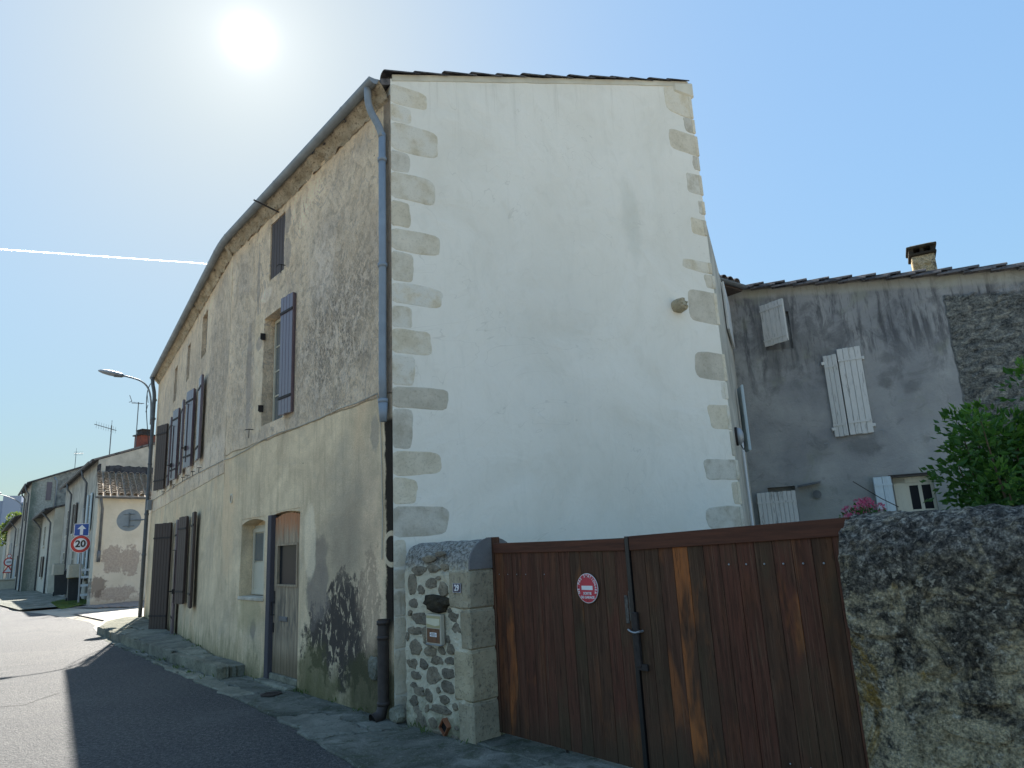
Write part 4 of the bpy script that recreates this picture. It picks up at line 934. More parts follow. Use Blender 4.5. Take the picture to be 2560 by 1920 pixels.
# the street corner of the house is out of plumb: it leans a few centimetres toward the gate
def lean(p):
    s_ = (p - F1.O).dot(F1.X); xg = (p - FG.O).dot(FG.X); yg = (p - FG.O).dot(FG.Y); w_ = max(0., min(1., 1 + s_ / 5.2)) * max(0., min(1., 1 - xg / 5.0)) if abs(yg) < 7 and xg > -6 else 0
    return F1.X * (.0125 * max(0, p.z) * w_)
bpy.context.view_layer.update()
def descend(o):
    for c in o.children: yield c; yield from descend(c)
moved = set()
for o in list(descend(house)):
    if o.type != 'MESH' or o.data.users > 1: continue
    mw = o.matrix_world.copy(); mi = mw.inverted()
    for v in o.data.vertices: p = mw @ v.co; v.co = mi @ (p + lean(p))
for o in list(descend(house)):
    if o.type == 'MESH' and o.data.users > 1:
        mw = o.matrix_world.copy(); c = sum((mw @ Vector(q) for q in o.bound_box), Vector()) / 8; d = o.parent.matrix_world.inverted().to_3x3() @ lean(c); o.location = o.location + d

# ================================================================== PIER with stones
pier = empty('stone_pier', F1.M, 'rubble stone gate pier with rounded top, number plate and card holder', 'gate pier')
def cap_profile(spring, crown, th, n=14):      # (y,z) outline of a barrel-topped wall from front foot to back foot
    P = [(0, -.1), (0, spring)]
    for k in range(1, n): a = math.pi * k / n; P.append((th / 2 - th / 2 * math.cos(a), spring + (crown - spring) * math.sin(a) ** .8))
    return P + [(th, spring), (th, -.1)]
def bar_wall(x0f, x1, spring, crown, th, step, amp, seed, fine=.0):
    prof = cap_profile(spring, crown, th); fineP = []
    for (a, b), (c, d) in zip(prof, prof[1:]):
        k = max(1, round(math.hypot(c - a, d - b) / step)); fineP += [(a + (c - a) * i / k, b + (d - b) * i / k) for i in range(k)]
    fineP.append(prof[-1]); n = max(1, round((x1 - x0f(0)) / step)); bm = NB(); rows = []
    for i in range(n + 1):
        r = []
        for (y, z) in fineP:
            x = x0f(y) + (x1 - x0f(y)) * i / n; e = min(1, (x1 - x) / .04) if x1 - x < .04 else 1
            d = fb(x * 5, y * 5 + seed, z * 5) * amp + fb(x * 22, y * 22 + seed, z * 22) * fine; d *= e
            ny = -1 if y < th * .25 else (1 if y > th * .75 else 0); nz = 1 if z > spring + .02 else 0
            r.append(bm.verts.new((x, y + ny * d, z + nz * d)))
        rows.append(r)
    for a, b in zip(rows, rows[1:]):
        for k in range(len(fineP) - 1): bm.faces.new((a[k], b[k], b[k + 1], a[k + 1]))
    bm.faces.new(rows[0]); bm.faces.new(rows[-1][::-1]); bmesh.ops.recalc_face_normals(bm, faces=bm.faces[:]); return bm
obj('pier_core', bar_wall(lambda y: .25 - .3 * y, 1.285, 1.385, 1.64, .52, .02, .014, 3, .006), M_['mortar'], pier)
def cp(x, y): return F1.px(880 + x / 2.552, 1250 + y / 2.552)
PS = [(385, 540, 28, 75), (440, 575, 22, 35), (505, 535, 40, 35), (582, 570, 30, 50), (400, 660, 42, 33), (440, 755, 55, 45), (400, 835, 45, 32), (468, 850, 17, 45), (405, 940, 42, 50), (650, 745, 32, 32), (668, 825, 36, 35),
      (500, 965, 38, 35), (570, 955, 25, 28), (630, 950, 28, 38), (385, 1040, 32, 32), (455, 1050, 24, 35), (540, 1025, 40, 30), (628, 1025, 36, 28), (518, 1130, 42, 62), (620, 1105, 50, 35), (410, 1120, 28, 30), (612, 1195, 45, 45),
      (430, 1220, 35, 32), (492, 1255, 30, 45), (590, 1275, 35, 28), (552, 1215, 13, 22), (400, 1285, 30, 38), (568, 1335, 65, 30), (480, 1330, 16, 28), (660, 1320, 20, 25), (440, 1400, 36, 50), (520, 1420, 35, 35), (660, 1525, 22, 25), (668, 1455, 14, 15), (625, 705, 12, 18), (370, 720, 12, 20),
      (430, 450, 45, 30), (520, 440, 40, 26), (490, 375, 45, 22), (590, 430, 35, 22), (560, 345, 35, 18), (420, 1340, 28, 26), (555, 500, 22, 14), (640, 1100, 18, 22), (478, 910, 20, 16), (612, 890, 14, 24), (355, 870, 10, 28), (395, 1180, 20, 20), (545, 1480, 30, 16), (640, 1560, 20, 12)]
for i, (x, y, rx, rz) in enumerate(PS):
    cx, cz = cp(x, y); x1, _ = cp(x + rx, y); _, z1 = cp(x, y - rz)
    if x1 > 1.0 and cz > .73: x1 = min(x1, .995 if cz > 1.06 else 1.165)
    obj('stone', stone_bm(cx, cz, max(.02, x1 - cx), max(.02, z1 - cz), i + 200, .011, 12, .42, .012, 2.2), M_['rubble'], pier)
a = cp(540, 660); b = cp(618, 600)
obj('stone', stone_bm(a[0], a[1], (b[0] - a[0]) * 1.0, .075, 301, .05, 14, .4, .012, 2.1), M_['black_stone'], pier)['label'] = 'black sooty stone standing proud above the card holder'
for (x0, z0, z1) in ((1.0, 1.065, 1.385), (1.16, .735, 1.055), (1.045, .325, .725), (1.09, -.05, .315)):
    bm = NB(); box(bm, x0, 1.302, -.016, .275, z0, z1, None, .015); bmesh.ops.subdivide_edges(bm, edges=bm.edges[:], cuts=5, use_grid_fill=True)
    for v in bm.verts: v.co += Vector((fb(v.co.x * 9, v.co.y * 9, v.co.z * 9) * .006, fb(v.co.x * 9, v.co.y * 9 + 5, v.co.z * 9) * .009, fb(v.co.z * 9, v.co.y * 9, v.co.x * 9 + 7) * .004))
    obj('ashlar_block', bm, M_['ashlar'], pier)
prof = cap_profile(1.39, 1.655, .53)[1:-1]; bm = NB(); A = [bm.verts.new((1.285, y, z)) for y, z in prof]; B = [bm.verts.new((1.304, y, z)) for y, z in prof]
bm.faces.new(A); bm.faces.new(B[::-1])
for i in range(len(prof)): bm.faces.new((A[i], B[i], B[(i + 1) % len(prof)], A[(i + 1) % len(prof)]))
bmesh.ops.recalc_face_normals(bm, faces=bm.faces[:]); M_['grey_stone'] = stone_mat('smooth_grey_stone', (.13, .13, .14), (.19, .19, .195), (.08, .08, .08), .4, .004, .2); obj('end_stone', bm, M_['grey_stone'], pier)
for z0, z1, x in ((1.10, 1.34, .2), (.78, 1.02, .2), (.37, .68, .2)): pass
# drain spout (square terracotta mouth set on its corner)
cx, cz = cp(607, 1445); bm = NB(); Mr = Matrix.Translation((cx, 0, cz)) @ Matrix.Rotation(rad(38), 4, 'Y')
for q in ((-.05, .05, -.05, -.042), (-.05, .05, .042, .05), (-.05, -.042, -.042, .042), (.042, .05, -.042, .042)): box(bm, q[0], q[1], -.045, .1, q[2], q[3], Mr)
obj('drain_spout', bm, M_['terra'], pier); bm = NB(); box(bm, -.042, .042, -.022, -.018, -.042, .042, Mr); obj('drain_mouth', bm, M_['black'], pier)

# text helper
def text_bm(s, size, M, bold=.0, align='CENTER', ext=.0012, sx=1.0):
    cu = bpy.data.curves.new('t', 'FONT'); cu.body = s; cu.size = size; cu.align_x = align; cu.align_y = 'CENTER'; cu.extrude = ext; cu.offset = bold; cu.resolution_u = 3
    o = bpy.data.objects.new('t', cu); col.objects.link(o); dg = bpy.context.evaluated_depsgraph_get()
    me = bpy.data.meshes.new_from_object(o.evaluated_get(dg)); bm = NB(); bm.from_mesh(me)
    bpy.data.objects.remove(o); bpy.data.curves.remove(cu); bpy.data.meshes.remove(me)
    R90 = Matrix.Rotation(rad(90), 4, 'X')          # text plane xy -> xz facing -y
    bmesh.ops.transform(bm, matrix=M @ R90 @ Matrix.Diagonal((sx, 1, 1, 1)), verts=bm.verts[:]); return bm
def merge(bms):
    o = NB()
    for b in bms:
        me = bpy.data.meshes.new('x'); b.to_mesh(me); o.from_mesh(me); b.free(); bpy.data.meshes.remove(me)
    return o
# number plate 29
c0, z1_ = cp(655, 530); c1, z0_ = cp(710, 592)
np_ = empty('house_number_plate', F1.M @ Matrix.Translation(((c0 + c1) / 2, -.018, (z0_ + z1_) / 2)), 'small dark blue enamel plate reading 29 on the stone pier', 'number plate')
W_, H_ = (c1 - c0) / 2, (z1_ - z0_) / 2
bm = NB(); box(bm, -W_, W_, -.006, 0, -H_, H_, None, .002); obj('plate', bm, M_['plate_blue'], np_)
bm = NB(); t_ = .0022
for q in ((-W_ + .003, W_ - .003, H_ - .003 - t_, H_ - .003), (-W_ + .003, W_ - .003, -H_ + .003, -H_ + .003 + t_), (-W_ + .003, -W_ + .003 + t_, -H_ + .005, H_ - .005), (W_ - .003 - t_, W_ - .003, -H_ + .005, H_ - .005)): box(bm, q[0], q[1], -.0072, -.006, q[2], q[3])
obj('border', bm, M_['enamel_white'], np_)
obj('numerals', text_bm('29', H_ * 1.75, Matrix.Translation((0, -.0074, 0)), .0022, sx=1.02), M_['enamel_white'], np_)
# card holder / worn notice on the pier
c0, zt = cp(500, 722); c1, zb = cp(600, 922)
nh = empty('notice_box', F1.M @ Matrix.Translation(((c0 + c1) / 2, -.03, (zt + zb) / 2)), 'faded cream and brown notice box under the black stone of the pier', 'notice box')
W_, H_ = (c1 - c0) / 2, (zt - zb) / 2
bm = NB(); box(bm, -W_, W_, -.02, .02, -H_, H_, None, .003); obj('case', bm, M_['beige'], nh)
bm = NB(); box(bm, -W_ + .012, W_ - .012, -.0225, -.021, H_ * .1, H_ - .014); obj('cream_card', bm, plain('yellowed_card', (.42, .37, .20), .6, .1, 12), nh)
P = [(-W_ + .014, H_ * .72), (W_ - .016, H_ * .72), (W_ - .016, H_ * .30), (W_ * .3, H_ * .22), (-W_ + .014, H_ * .36)]
bm = NB(); poly_prism(bm, P, -.0245, -.0228); obj('paper', bm, plain('curled_paper', (.62, .58, .42), .6, .06, 12), nh)
bm = NB(); box(bm, -W_ + .016, W_ - .02, -.0225, -.021, -H_ + .012, H_ * .04); obj('brown_panel', bm, plain('brown_print', (.15, .07, .035), .5, .35, 20), nh)
bm = NB(); box(bm, -W_ * .45, W_ * .45, -.0242, -.0228, -H_ * .50, -H_ * .22); obj('white_label', bm, M_['enamel_white'], nh)
bm = NB()
for k, (a, b) in enumerate(((-.3, .25), (-.42, .42), (-.25, .3))): box(bm, W_ * a, W_ * b, -.0250, -.0243, -H_ * (.285 + .075 * k) - .002, -H_ * (.285 + .075 * k) + .002)
obj('print_lines', bm, M_['sign_black'], nh)
bm = NB(); box(bm, -W_, W_, -.03, .01, -H_ - .008, -H_, None, .002); obj('ledge', bm, M_['zinc'], nh)

# ================================================================== GATE
def gate_leaf(label, x0, x1, n, ztl, ztr, side, seed, rail=.085):
    gt = empty('gate_leaf', GF.M, label, 'gate', 'leaves of the wooden driveway gate'); R = random.Random(seed); pw = (x1 - x0) / n
    zt = lambda x: ztl + (ztr - ztl) * (x - x0) / (x1 - x0)
    for k in range(n):
        a = x0 + k * pw + .0035; b = a + pw - .007; bm = NB()
        box(bm, a - .002, b + .002, -.022 + R.uniform(-.002, .002), .012, .055, zt((a + b) / 2) - rail + .01, None, .0015); obj('plank', bm, M_['gate'], gt)
    bm = NB(); box(bm, x0, x1, .0135, .03, .06, zt(x0) - .01); obj('backing', bm, M_['sign_black'], gt)
    bm = NB(); box(bm, x0, x1, -.036, .04, 0, rail, None, .004)
    for v in bm.verts: v.co.z += zt(v.co.x) - rail
    M_gr = M_['gate']; obj('top_rail', bm, M_['rail'], gt)
    return gt, zt
g = G('gate_rail_wood', .8, .10); v = g.vec(.9, 14, 14, off=1.0); gr = g.noise(2.2, 6, .65, v); c = g.ramp(gr, [(.35, (.07, .035, .025)), (.65, (.13, .055, .035))]); g.col(c); g.bump(gr, .004, .6); M_['rail'] = g.m
L1, zt1 = gate_leaf('left leaf of the dark red-brown plank gate, carrying the round red sign', .11, 1.63, 13, 1.600, 1.585, 'L', 11)
bm = NB(); box(bm, 0.0, .104, -.03, .05, .055, 1.655, None, .005); obj('gate_stile', bm, M_['gate'], L1)
bm = NB(); box(bm, 1.50, 1.625, -.03, -.0235, .06, 1.50, None, .001)
L2, zt2 = gate_leaf('right leaf of the plank gate with mossy boards, beside the lichened wall', 1.672, 3.26, 13, 1.600, 1.640, 'R', 12, .10)
bm = NB(); box(bm, 1.634, 1.668, -.040, .03, .05, 1.60, None, .004); obj('closing_strip', bm, M_['sign_black'], L2)
bm = NB(); box(bm, 1.62, 1.632, -.028, .01, 1.02, 1.22); box(bm, 1.58, 1.612, -.030, -.0245, 1.00, 1.19, None, .003); obj('lock_plate', bm, plain('worn_lock_plate', (.10, .09, .08), .7, .6, 40), L1)
bm = NB(); tube(bm, bez([(1.60, -.03, .95), (1.62, -.08, .99), (1.66, -.08, .93), (1.72, -.07, .955)], 8), .006, 6); tube(bm, [(1.72, -.07, .955), (1.72, -.02, .955)], .008, 6); obj('latch_hook', bm, M_['galv'], L2)
bm = NB(); box(bm, 1.655, 1.70, -.052, -.024, .72, 1.08, None, .004); box(bm, 1.66, 1.75, -.045, -.03, .70, .74); obj('bolt', bm, M_['iron'], L2)
def bolts(parent, xs, z, r=.006):
    bm = NB(); bmesh.ops.create_icosphere(bm, subdivisions=1, radius=r); me = mesh_of('screw_head', bm, M_['galv'], True)
    for x in xs:
        o = bpy.data.objects.new('screw_head', me); o.parent = parent; o.location = (x, -.026, z); o.scale = (1, .6, 1); link(o)
bolts(L1, [.17, .285, .405, .52, .75], 1.335, .005); bolts(L1, [.05], 1.40, .005); bolts(L1, [.06], 1.30, .005)
bolts(L2, [1.733 + .122 * k for k in (6, 7, 8, 9, 10, 11, 12)], 1.395, .007); bolts(L2, [1.733 + .122 * k for k in (8, 9, 11, 12)], .30, .006)
bm = NB(); tube(bm, [(.86, .0, .20), (.86, .0, .03)], .010, 8); obj('drop_bolt', bm, M_['iron'], L1)
# threshold
thr = empty('threshold', GF.M, kind='structure'); R = random.Random(3)
for k in range(4):
    bm = NB(); box(bm, -.02 + k * .85, .82 + k * .85, -.27, .55, -.05, .028 + R.uniform(-.004, .004), None, .01); obj('concrete_slab', bm, M_['damp'], thr)
# round no-parking sign on the left leaf
SX, SZ, SR = 1.235, 1.235, .108
ps = empty('no_parking_sign', GF.M @ Matrix.Translation((SX, -.038, SZ)), 'round red enamel sign screwed to the left gate leaf', 'sign')
bm = NB(); disc(bm, (0, 0, 0), SR, (0, 1, 0), .004, 48); obj('sign_rim', bm, M_['enamel_white'], ps)
bm = NB(); disc(bm, (0, -.0028, 0), SR - .005, (0, 1, 0), .003, 48); obj('sign_face', bm, M_['sign_red'], ps)
bm = NB(); box(bm, -.057, .057, -.0065, -.0048, -.012, .018); obj('white_bar', bm, M_['enamel_white'], ps)
b1 = text_bm('SORTIE', .026, Matrix.Translation((0, -.006, -.038)), .0006); b2 = text_bm('DE GARAGE', .026, Matrix.Translation((0, -.006, -.066)), .0006)
ch = []; s_ = 'NE PAS STATIONNER'
for i, cch in enumerate(s_):
    ang = rad(200 - 220 * i / (len(s_) - 1)); rr = SR - .019
    if cch == ' ': continue
    Mx = Matrix.Translation((rr * math.cos(ang), -.006, rr * math.sin(ang))) @ Matrix.Rotation(-(ang - math.pi / 2), 4, 'Y')
    ch.append(text_bm(cch, .026, Mx, .0006))
obj('lettering', merge([b1, b2] + ch), M_['enamel_white'], ps)
bm = NB()
for x, z in ((0, .086), (0, -.088), (-.094, .005), (.094, .018)): disc(bm, (x, -.006, z), .0035, (0, 1, 0), .004, 8)
obj('sign_screws', bm, M_['iron'], ps)

# ================================================================== GARDEN WALL at the right
gw = empty('garden_wall', F1.M, 'thick lichened stone garden wall with rounded top, right of the gate', 'garden wall')
obj('wall_core', bar_wall(lambda y: 4.50, 8.6, 1.36, 1.645, .55, .020, .018, 9, .016), M_['lichen'], gw)
R = random.Random(21); k = 0
for (x0, x1, z0, z1) in ((4.505, 4.78, 1.06, 1.385), (4.505, 4.70, .74, 1.05), (4.505, 4.76, .40, .73), (4.505, 4.72, .0, .39)):
    bm = quoin_bm(x0, x1, z0, z1, 400 + k, .016); obj('ashlar_block', bm, M_['lichen'], gw); k += 1
z = 1.36
while z > .05:
    h = R.uniform(.10, .17); x = 4.80 + R.uniform(0, .06)
    while x < 6.4:
        wd = R.uniform(.14, .34)
        if R.random() < .85: obj('stone', stone_bm(x + wd / 2, z - h / 2, wd / 2 * .86, h / 2 * .82, k, R.uniform(.006, .016), 12, .35, .02, 2.4), M_['lichen'], gw)
        x += wd + R.uniform(.01, .04); k += 1
    z -= h + .015

# ================================================================== COURTYARD HOUSE
ch_ = empty('courtyard_house', FC.M, 'grey stained house behind the gate with white shutters and dark chimney', 'house')
zf = lambda x: 6.17 - .145 * x
opc = [(-1.53, -1.02, 5.16, 5.98, .08), (-.52, .10, 3.22, 4.80, .12), (-1.86, -1.36, 1.2, 2.37, .15), (.27, .90, 1.3, 2.38, .22)]
wall('house_wall', M_['court'], ch_, -2.6, 6.0, -.1, zf, opc, .07, .012, 1.2, .35, 6, rough=lambda x, z: (.03 if x > 1.6 and z < 5.5 else .0015))
flat_wall('side_wall', M_['court'], ch_, Matrix.Identity(4), [(-2.2, -.1), (-2.2, 6.3)] + [(-2.18, 6.3), (-2.18, -.1)], .3, 6)
def cleaf(h, wd, rz, z0, z1, m, hinge, n, off=-.03, label=None): return shutter('shutter', ch_, T(h, off, 0, rz), wd, z0, z1, m, n, .03, True, hinge, label)
cleaf(-1.53, .54, -30, 5.13, 5.99, M_['white_shut'], 'L', 5, -.02, 'small white attic shutter, ajar and flaking')
cleaf(-.53, .24, -12, 3.20, 4.76, M_['white_shut'], 'L', 3, -.02, 'narrow left leaf of the tall white shutters'); cleaf(.12, .40, 3, 3.21, 4.85, M_['white_shut'], 'R', 4, -.03, 'wide right leaf of the tall white shutters')
cleaf(-1.36, .70, 2, .9, 2.28, M_['white_shut'], 'R', 9, -.04, 'low white board door leaf swung left')
cleaf(.25, .30, 18, 1.4, 2.40, M_['blue_shut'], 'R', 2, -.03, 'pale blue shutter beside the low window')
window(ch_, T(0, .20), .47, .90, 1.3, 2.27, 2, 2, M_['white_wood'], M_['glass'], .05, .03, 'low window with dark panes')
bm = NB(); box(bm, .28, .47, .14, .20, 1.3, 2.36); box(bm, .28, .89, .14, .2, 2.272, 2.37); obj('window_surround', bm, M_['white_wood'], ch_)
bm = NB(); box(bm, .22, .95, -.03, .15, 2.385, 2.42); obj('window_lintel', bm, M_['iron'], ch_)
for x, z in ((-.66, 3.10), (.27, 3.24)): 
    o = iron_hook(ch_, T(x, 0, z), .8); o.data.materials[0] = M_['zinc']
for x in (-.54, .13):
    for z in (3.35, 4.62):
        bm = NB(); box(bm, x - .035, x + .035, -.06, .01, z - .03, z + .03, None, .006); obj('hinge_block', bm, M_['white_shut'], ch_)
bm = NB(); box(bm, -1.30, -.90, -.18, .02, 0, .012)
for v in bm.verts: v.co.z += 2.36 + (v.co.x + 1.3) * .12 + v.co.y * .2
obj('metal_flap', bm, M_['zinc_dark'], ch_)
bm = NB(); disc(bm, (-.99, -.03, 2.18), .075, (0, 1, 0), .05, 18); disc(bm, (-.99, -.06, 2.18), .035, (0, 1, 0), .03, 12); obj('wall_vent', bm, M_['zinc_dark'], ch_)
bm = NB(); tube(bm, [(-.35, -.25, 2.35), (.05, -.30, 2.02), (.3, -.3, 1.85)], .008, 5); obj('bent_rod', bm, M_['iron'], ch_)
# verge tiles, two lines, low end to the right
tv = canal_mesh(.48, .10, .082, M_['tile_dark']); R = random.Random(31)
for row, (yy, dz) in enumerate(((-.03, .035), (-.10, -.035))):
    for k in range(20):
        x = 6.2 - k * .40 - row * .18; sl = -rad(8.25)
        ax = Vector((-math.cos(sl), 0, -math.sin(sl))).normalized(); up = Vector((0, 0, 1)); sd = up.cross(ax).normalized(); nz = ax.cross(sd)
        a2 = (ax - nz * .10 + sd * R.uniform(-.03, .03)).normalized(); s2 = nz.cross(a2).normalized(); nn = a2.cross(s2); sc_ = .72
        Mt = Matrix(((a2.x, s2.x * sc_, nn.x * sc_, x), (a2.y, s2.y * sc_, nn.y * sc_, yy), (a2.z, s2.z * sc_, nn.z * sc_, zf(x) + dz + .03), (0, 0, 0, 1)))
        o = bpy.data.objects.new('roof_tile', tv); o.parent = ch_; o.matrix_local = Mt; link(o)
bm = NB(); P = [(-2.3, zf(-2.3)), (6.2, zf(6.2))]
a = [bm.verts.new((x, 0.0, z)) for x, z in P]; b = [bm.verts.new((x, 6.0, z - .1)) for x, z in P]; bm.faces.new((a[0], a[1], b[1], b[0])); r_ = bmesh.ops.extrude_face_region(bm, geom=bm.faces[:])
for v in [q for q in r_['geom'] if isinstance(q, bmesh.types.BMVert)]: v.co.z += .05
bmesh.ops.recalc_face_normals(bm, faces=bm.faces[:]); obj('roof_deck', bm, M_['tile_dark'], ch_)
# chimney
bm = NB(); box(bm, 1.24, 1.62, .35, .75, 5.5, 6.50, None, .015); st_o = obj('chimney', bm, M_['lichen_stone'], ch_)
bm = NB(); box(bm, 1.20, 1.66, .31, .79, 6.50, 6.55, None, .01); box(bm, 1.21, 1.29, .32, .78, 6.55, 6.64); box(bm, 1.57, 1.65, .32, .78, 6.55, 6.64); box(bm, 1.40, 1.46, .34, .76, 6.55, 6.64); box(bm, 1.18, 1.68, .29, .81, 6.64, 6.69, None, .012); obj('chimney_cap', bm, M_['black_stone'], ch_)
bm = NB(); box(bm, 1.24, 1.62, .36, .74, 6.69, 6.72, None, .01); box(bm, 1.34, 1.52, .45, .65, 6.72, 6.75, None, .01); obj('chimney_crown', bm, M_['lichen_stone'], ch_)
# rear wing strip: gutter, tiles, shutters, lamp, white pipe on the yard side of the main house
RW2 = Frame(*FG.w(5.04, .01)[:2], 20.5); MR = Minv @ RW2.M
ga, gb = gpx(1700, 668, 6.38), gpx(1862, 716, 6.38)
gutter([ga, ga.lerp(gb, .5), gb], .065, M_['zinc_dark'], house, bead=False)
gd = (gb - ga).normalized(); EF = Frame(ga.x, ga.y, math.degrees(math.atan2(gd.x, gd.y)), 0)
lay_tiles(house, Minv, EF, [.1 + .21 * k for k in range(int((gb - ga).length / .21))], .02, 2, .36, 6.42, rad(16), tm, seed=17)
bm = NB(); box(bm, 0, (gb - ga).length - .05, .04, .9, 6.28, 6.36); o = obj('eave_board', bm, M_['shut_dark'], house); o.matrix_local = Minv @ EF.M
shutter('shutter', house, MR @ T(2.3, -.03), 1.5, 5.1, 6.0, M_['white_shut'], 6, .03, False, 'L', 'white shutter high on the yard side')
shutter('shutter', house, MR @ T(2.9, -.04, 0, 14), .34, 2.95, 4.12, M_['blue_shut'], 3, .035, False, 'R', 'pale shutter standing open on the yard side')
lamp = empty('wall_lamp', RW2.M @ Matrix.Translation((.75, -.05, 2.98)), 'oval grey bulkhead lamp on the yard corner of the white gable', 'lamp')
bm = NB(); bmesh.ops.create_uvsphere(bm, u_segments=14, v_segments=10, radius=1); bmesh.ops.transform(bm, matrix=Matrix.Diagonal((.09, .075, .13, 1)), verts=bm.verts[:]); obj('lamp_glass', bm, M_['galv'], lamp, smooth=True)
bm = NB(); disc(bm, (0, .03, 0), .105, (0, 1, 0), .03, 18); bmesh.ops.transform(bm, matrix=Matrix.Diagonal((1, 1, 1.35, 1)), verts=bm.verts[:]); obj('lamp_base', bm, M_['iron'], lamp)
bm = NB(); tube(bm, bez([(.1, -.01, -.12), (.35, -.05, -.25), (.7, -.05, -.1), (.9, -.02, .15)], 8), .008, 6); obj('lamp_cable', bm, M_['iron'], lamp)
bm = NB(); tube(bm, [(1.9, -.04, 3.05), (1.9, -.04, .0)], .022, 10); o = obj('drain_pipe', bm, M_['pvc'], house); o.matrix_local = MR
bm = NB(); R = random.Random(7)
brk = NB(); box(brk, 0, .22, -.02, .0, 0, .06, None, .004); mb = mesh_of('brick', brk, M_['brick_red'])
for k in range(12):
    o = bpy.data.objects.new('brick', mb); o.parent = house; o.matrix_local = MR @ Matrix.Translation((2.5 + (k % 2) * .06, 0, 1.5 + k * .075)); link(o)

# ================================================================== RAISED PLANTS
def leaf_cloud(name, M, parent, m, centers, n, size, seed, flat=.35):
    R = random.Random(seed); bm = NB()
    for _ in range(n):
        c, r = R.choice(centers); 
        while True:
            d = Vector((R.uniform(-1, 1), R.uniform(-1, 1), R.uniform(-1, 1)))
            if .05 < d.length < 1: break
        d = d.normalized() * (d.length ** .6); p = Vector(c) + Vector((d.x * r[0], d.y * r[1], d.z * r[2]))
        u = (d + Vector((R.uniform(-1, 1), R.uniform(-1, 1), R.uniform(-.3, 1.0))) * .8).normalized(); s_ = size * R.uniform(.55, 1.25)
        v = u.cross(Vector((R.uniform(-1, 1), R.uniform(-1, 1), R.uniform(-1, 1)))).normalized(); k = u.cross(v) * s_ * .12
        a = bm.verts.new(p); b = bm.verts.new(p + u * s_ * .5 + v * s_ * .30 + k); c_ = bm.verts.new(p + u * s_ * 1.1); e = bm.verts.new(p + u * s_ * .5 - v * s_ * .30 + k); mdl = bm.verts.new(p + u * s_ * .5 - k * .3)
        bm.faces.new((a, b, mdl)); bm.faces.new((b, c_, mdl)); bm.faces.new((c_, e, mdl)); bm.faces.new((e, a, mdl))
    return obj(name, bm, m, parent)
SH = Matrix.Translation((4.25, 5.75, 0)); sh = empty('shrub', SH, 'bushy green shrub with bright young shoots behind the garden wall', 'shrub')
R = random.Random(5); cs = []; tips = []; bm = NB()
for k in range(34):
    a = R.uniform(0, 6.28); rr = R.uniform(.1, 1.0); x, y = rr * math.cos(a) * 1.0, rr * math.sin(a) * .6; z = 2.62 - rr * .5 + R.uniform(-.35, .22)
    tube(bm, [(x * .2, y * .2, 0), (x * .6, y * .6, z * .55), (x * .9, y * .9, z * .85), (x, y, z)], [.022, .015, .008, .003], 5)
    cs.append(((x, y, z - .15), (.20, .20, .24))); tips.append(((x, y, z + .03), (.07, .07, .09)))
    for q in (.35, .6, .8): cs.append(((x * q, y * q, z * (q * .6 + .3)), (.24, .24, .26)))
for k in range(30): cs.append(((R.uniform(-.75, 1.3), R.uniform(-.4, .4), R.uniform(.8, 2.0)), (.33, .3, .33)))
obj('stems', bm, M_['bark'], sh); leaf_cloud('foliage', None, sh, M_['leaf'], cs, 15000, .068, 3); leaf_cloud('young_shoots', None, sh, M_['leaf_new'], tips, 1300, .07, 4)
FL = Matrix.Translation((3.95, 8.0, 0)); fl = empty('flowering_plant', FL, 'pink flowering plant showing just above the garden wall', 'plant')
bm = NB(); cs = []; fs = []
for k in range(14):
    x, y, z = R.uniform(-.22, .22), R.uniform(-.15, .15), R.uniform(1.62, 1.98); tube(bm, [(x * .2, y * .2, 0), (x * .7, y, z * .6), (x, y, z)], [.012, .008, .004], 5); cs.append(((x, y, z - .18), (.12, .12, .16)))
    fs.append(((x, y, z), (.05, .05, .04)))
obj('stems', bm, M_['bark'], fl); leaf_cloud('foliage', None, fl, M_['leaf'], cs, 700, .05, 5); leaf_cloud('blossoms', None, fl, M_['pink'], fs, 900, .028, 6)

# ================================================================== FAR CORNER: downpipe, street lamp, back of a sign
cx = -10.12
bm = NB(); tube(bm, bez([(cx - .04, -.19, 6.84), (cx - .04, -.19, 6.5), (cx, -.13, 6.55), (cx, -.12, 6.2)], 10) + [Vector((cx, -.12, 3.0)), Vector((cx, -.12, .16))], .05, 10)
for z in (5.6, 4.3, 2.9, 1.8): tube(bm, [(cx, -.12, z - .03), (cx, -.12, z + .03)], .06, 10)
o = obj('downpipe', bm, M_['green_metal'], house, smooth=True); o.matrix_local = M12; o['label'] = 'grey rainwater pipe at the far corner'
bm = NB(); box(bm, cx + .05, cx + .17, -.14, -.02, 3.0, 3.28, None, .01); o = obj('junction_box', bm, M_['zinc'], house); o.matrix_local = M12
sl = empty('street_lamp', F2.M @ Matrix.Translation((-10.22, -.1, 6.35)), 'street lamp on a curved arm fixed to the far corner of the tall house', 'street lamp')
bm = NB(); tube(bm, bez([(.0, -.06, -.9), (.0, -.08, .05), (-.0, -.10, .38), (-.03, -.45, .42), (-.06, -.85, .50)], 14), .026, 8); box(bm, -.03, .03, -.06, .06, -.75, -.70); box(bm, -.03, .03, -.06, .06, -.2, -.15); obj('lamp_arm', bm, M_['zinc'], sl, smooth=True)
bm = NB(); bmesh.ops.create_uvsphere(bm, u_segments=14, v_segments=8, radius=1); bmesh.ops.transform(bm, matrix=Matrix.Translation((-.09, -1.12, .55)) @ Matrix.Rotation(rad(-9), 4, 'X') @ Matrix.Diagonal((.12, .36, .075, 1)), verts=bm.verts[:]); obj('lamp_head', bm, M_['galv'], sl, smooth=True)
bm = NB(); box(bm, -.17, -.01, -1.08, -.84, .46, .55, None, .02); obj('lamp_gear_box', bm, M_['green_metal'], sl)
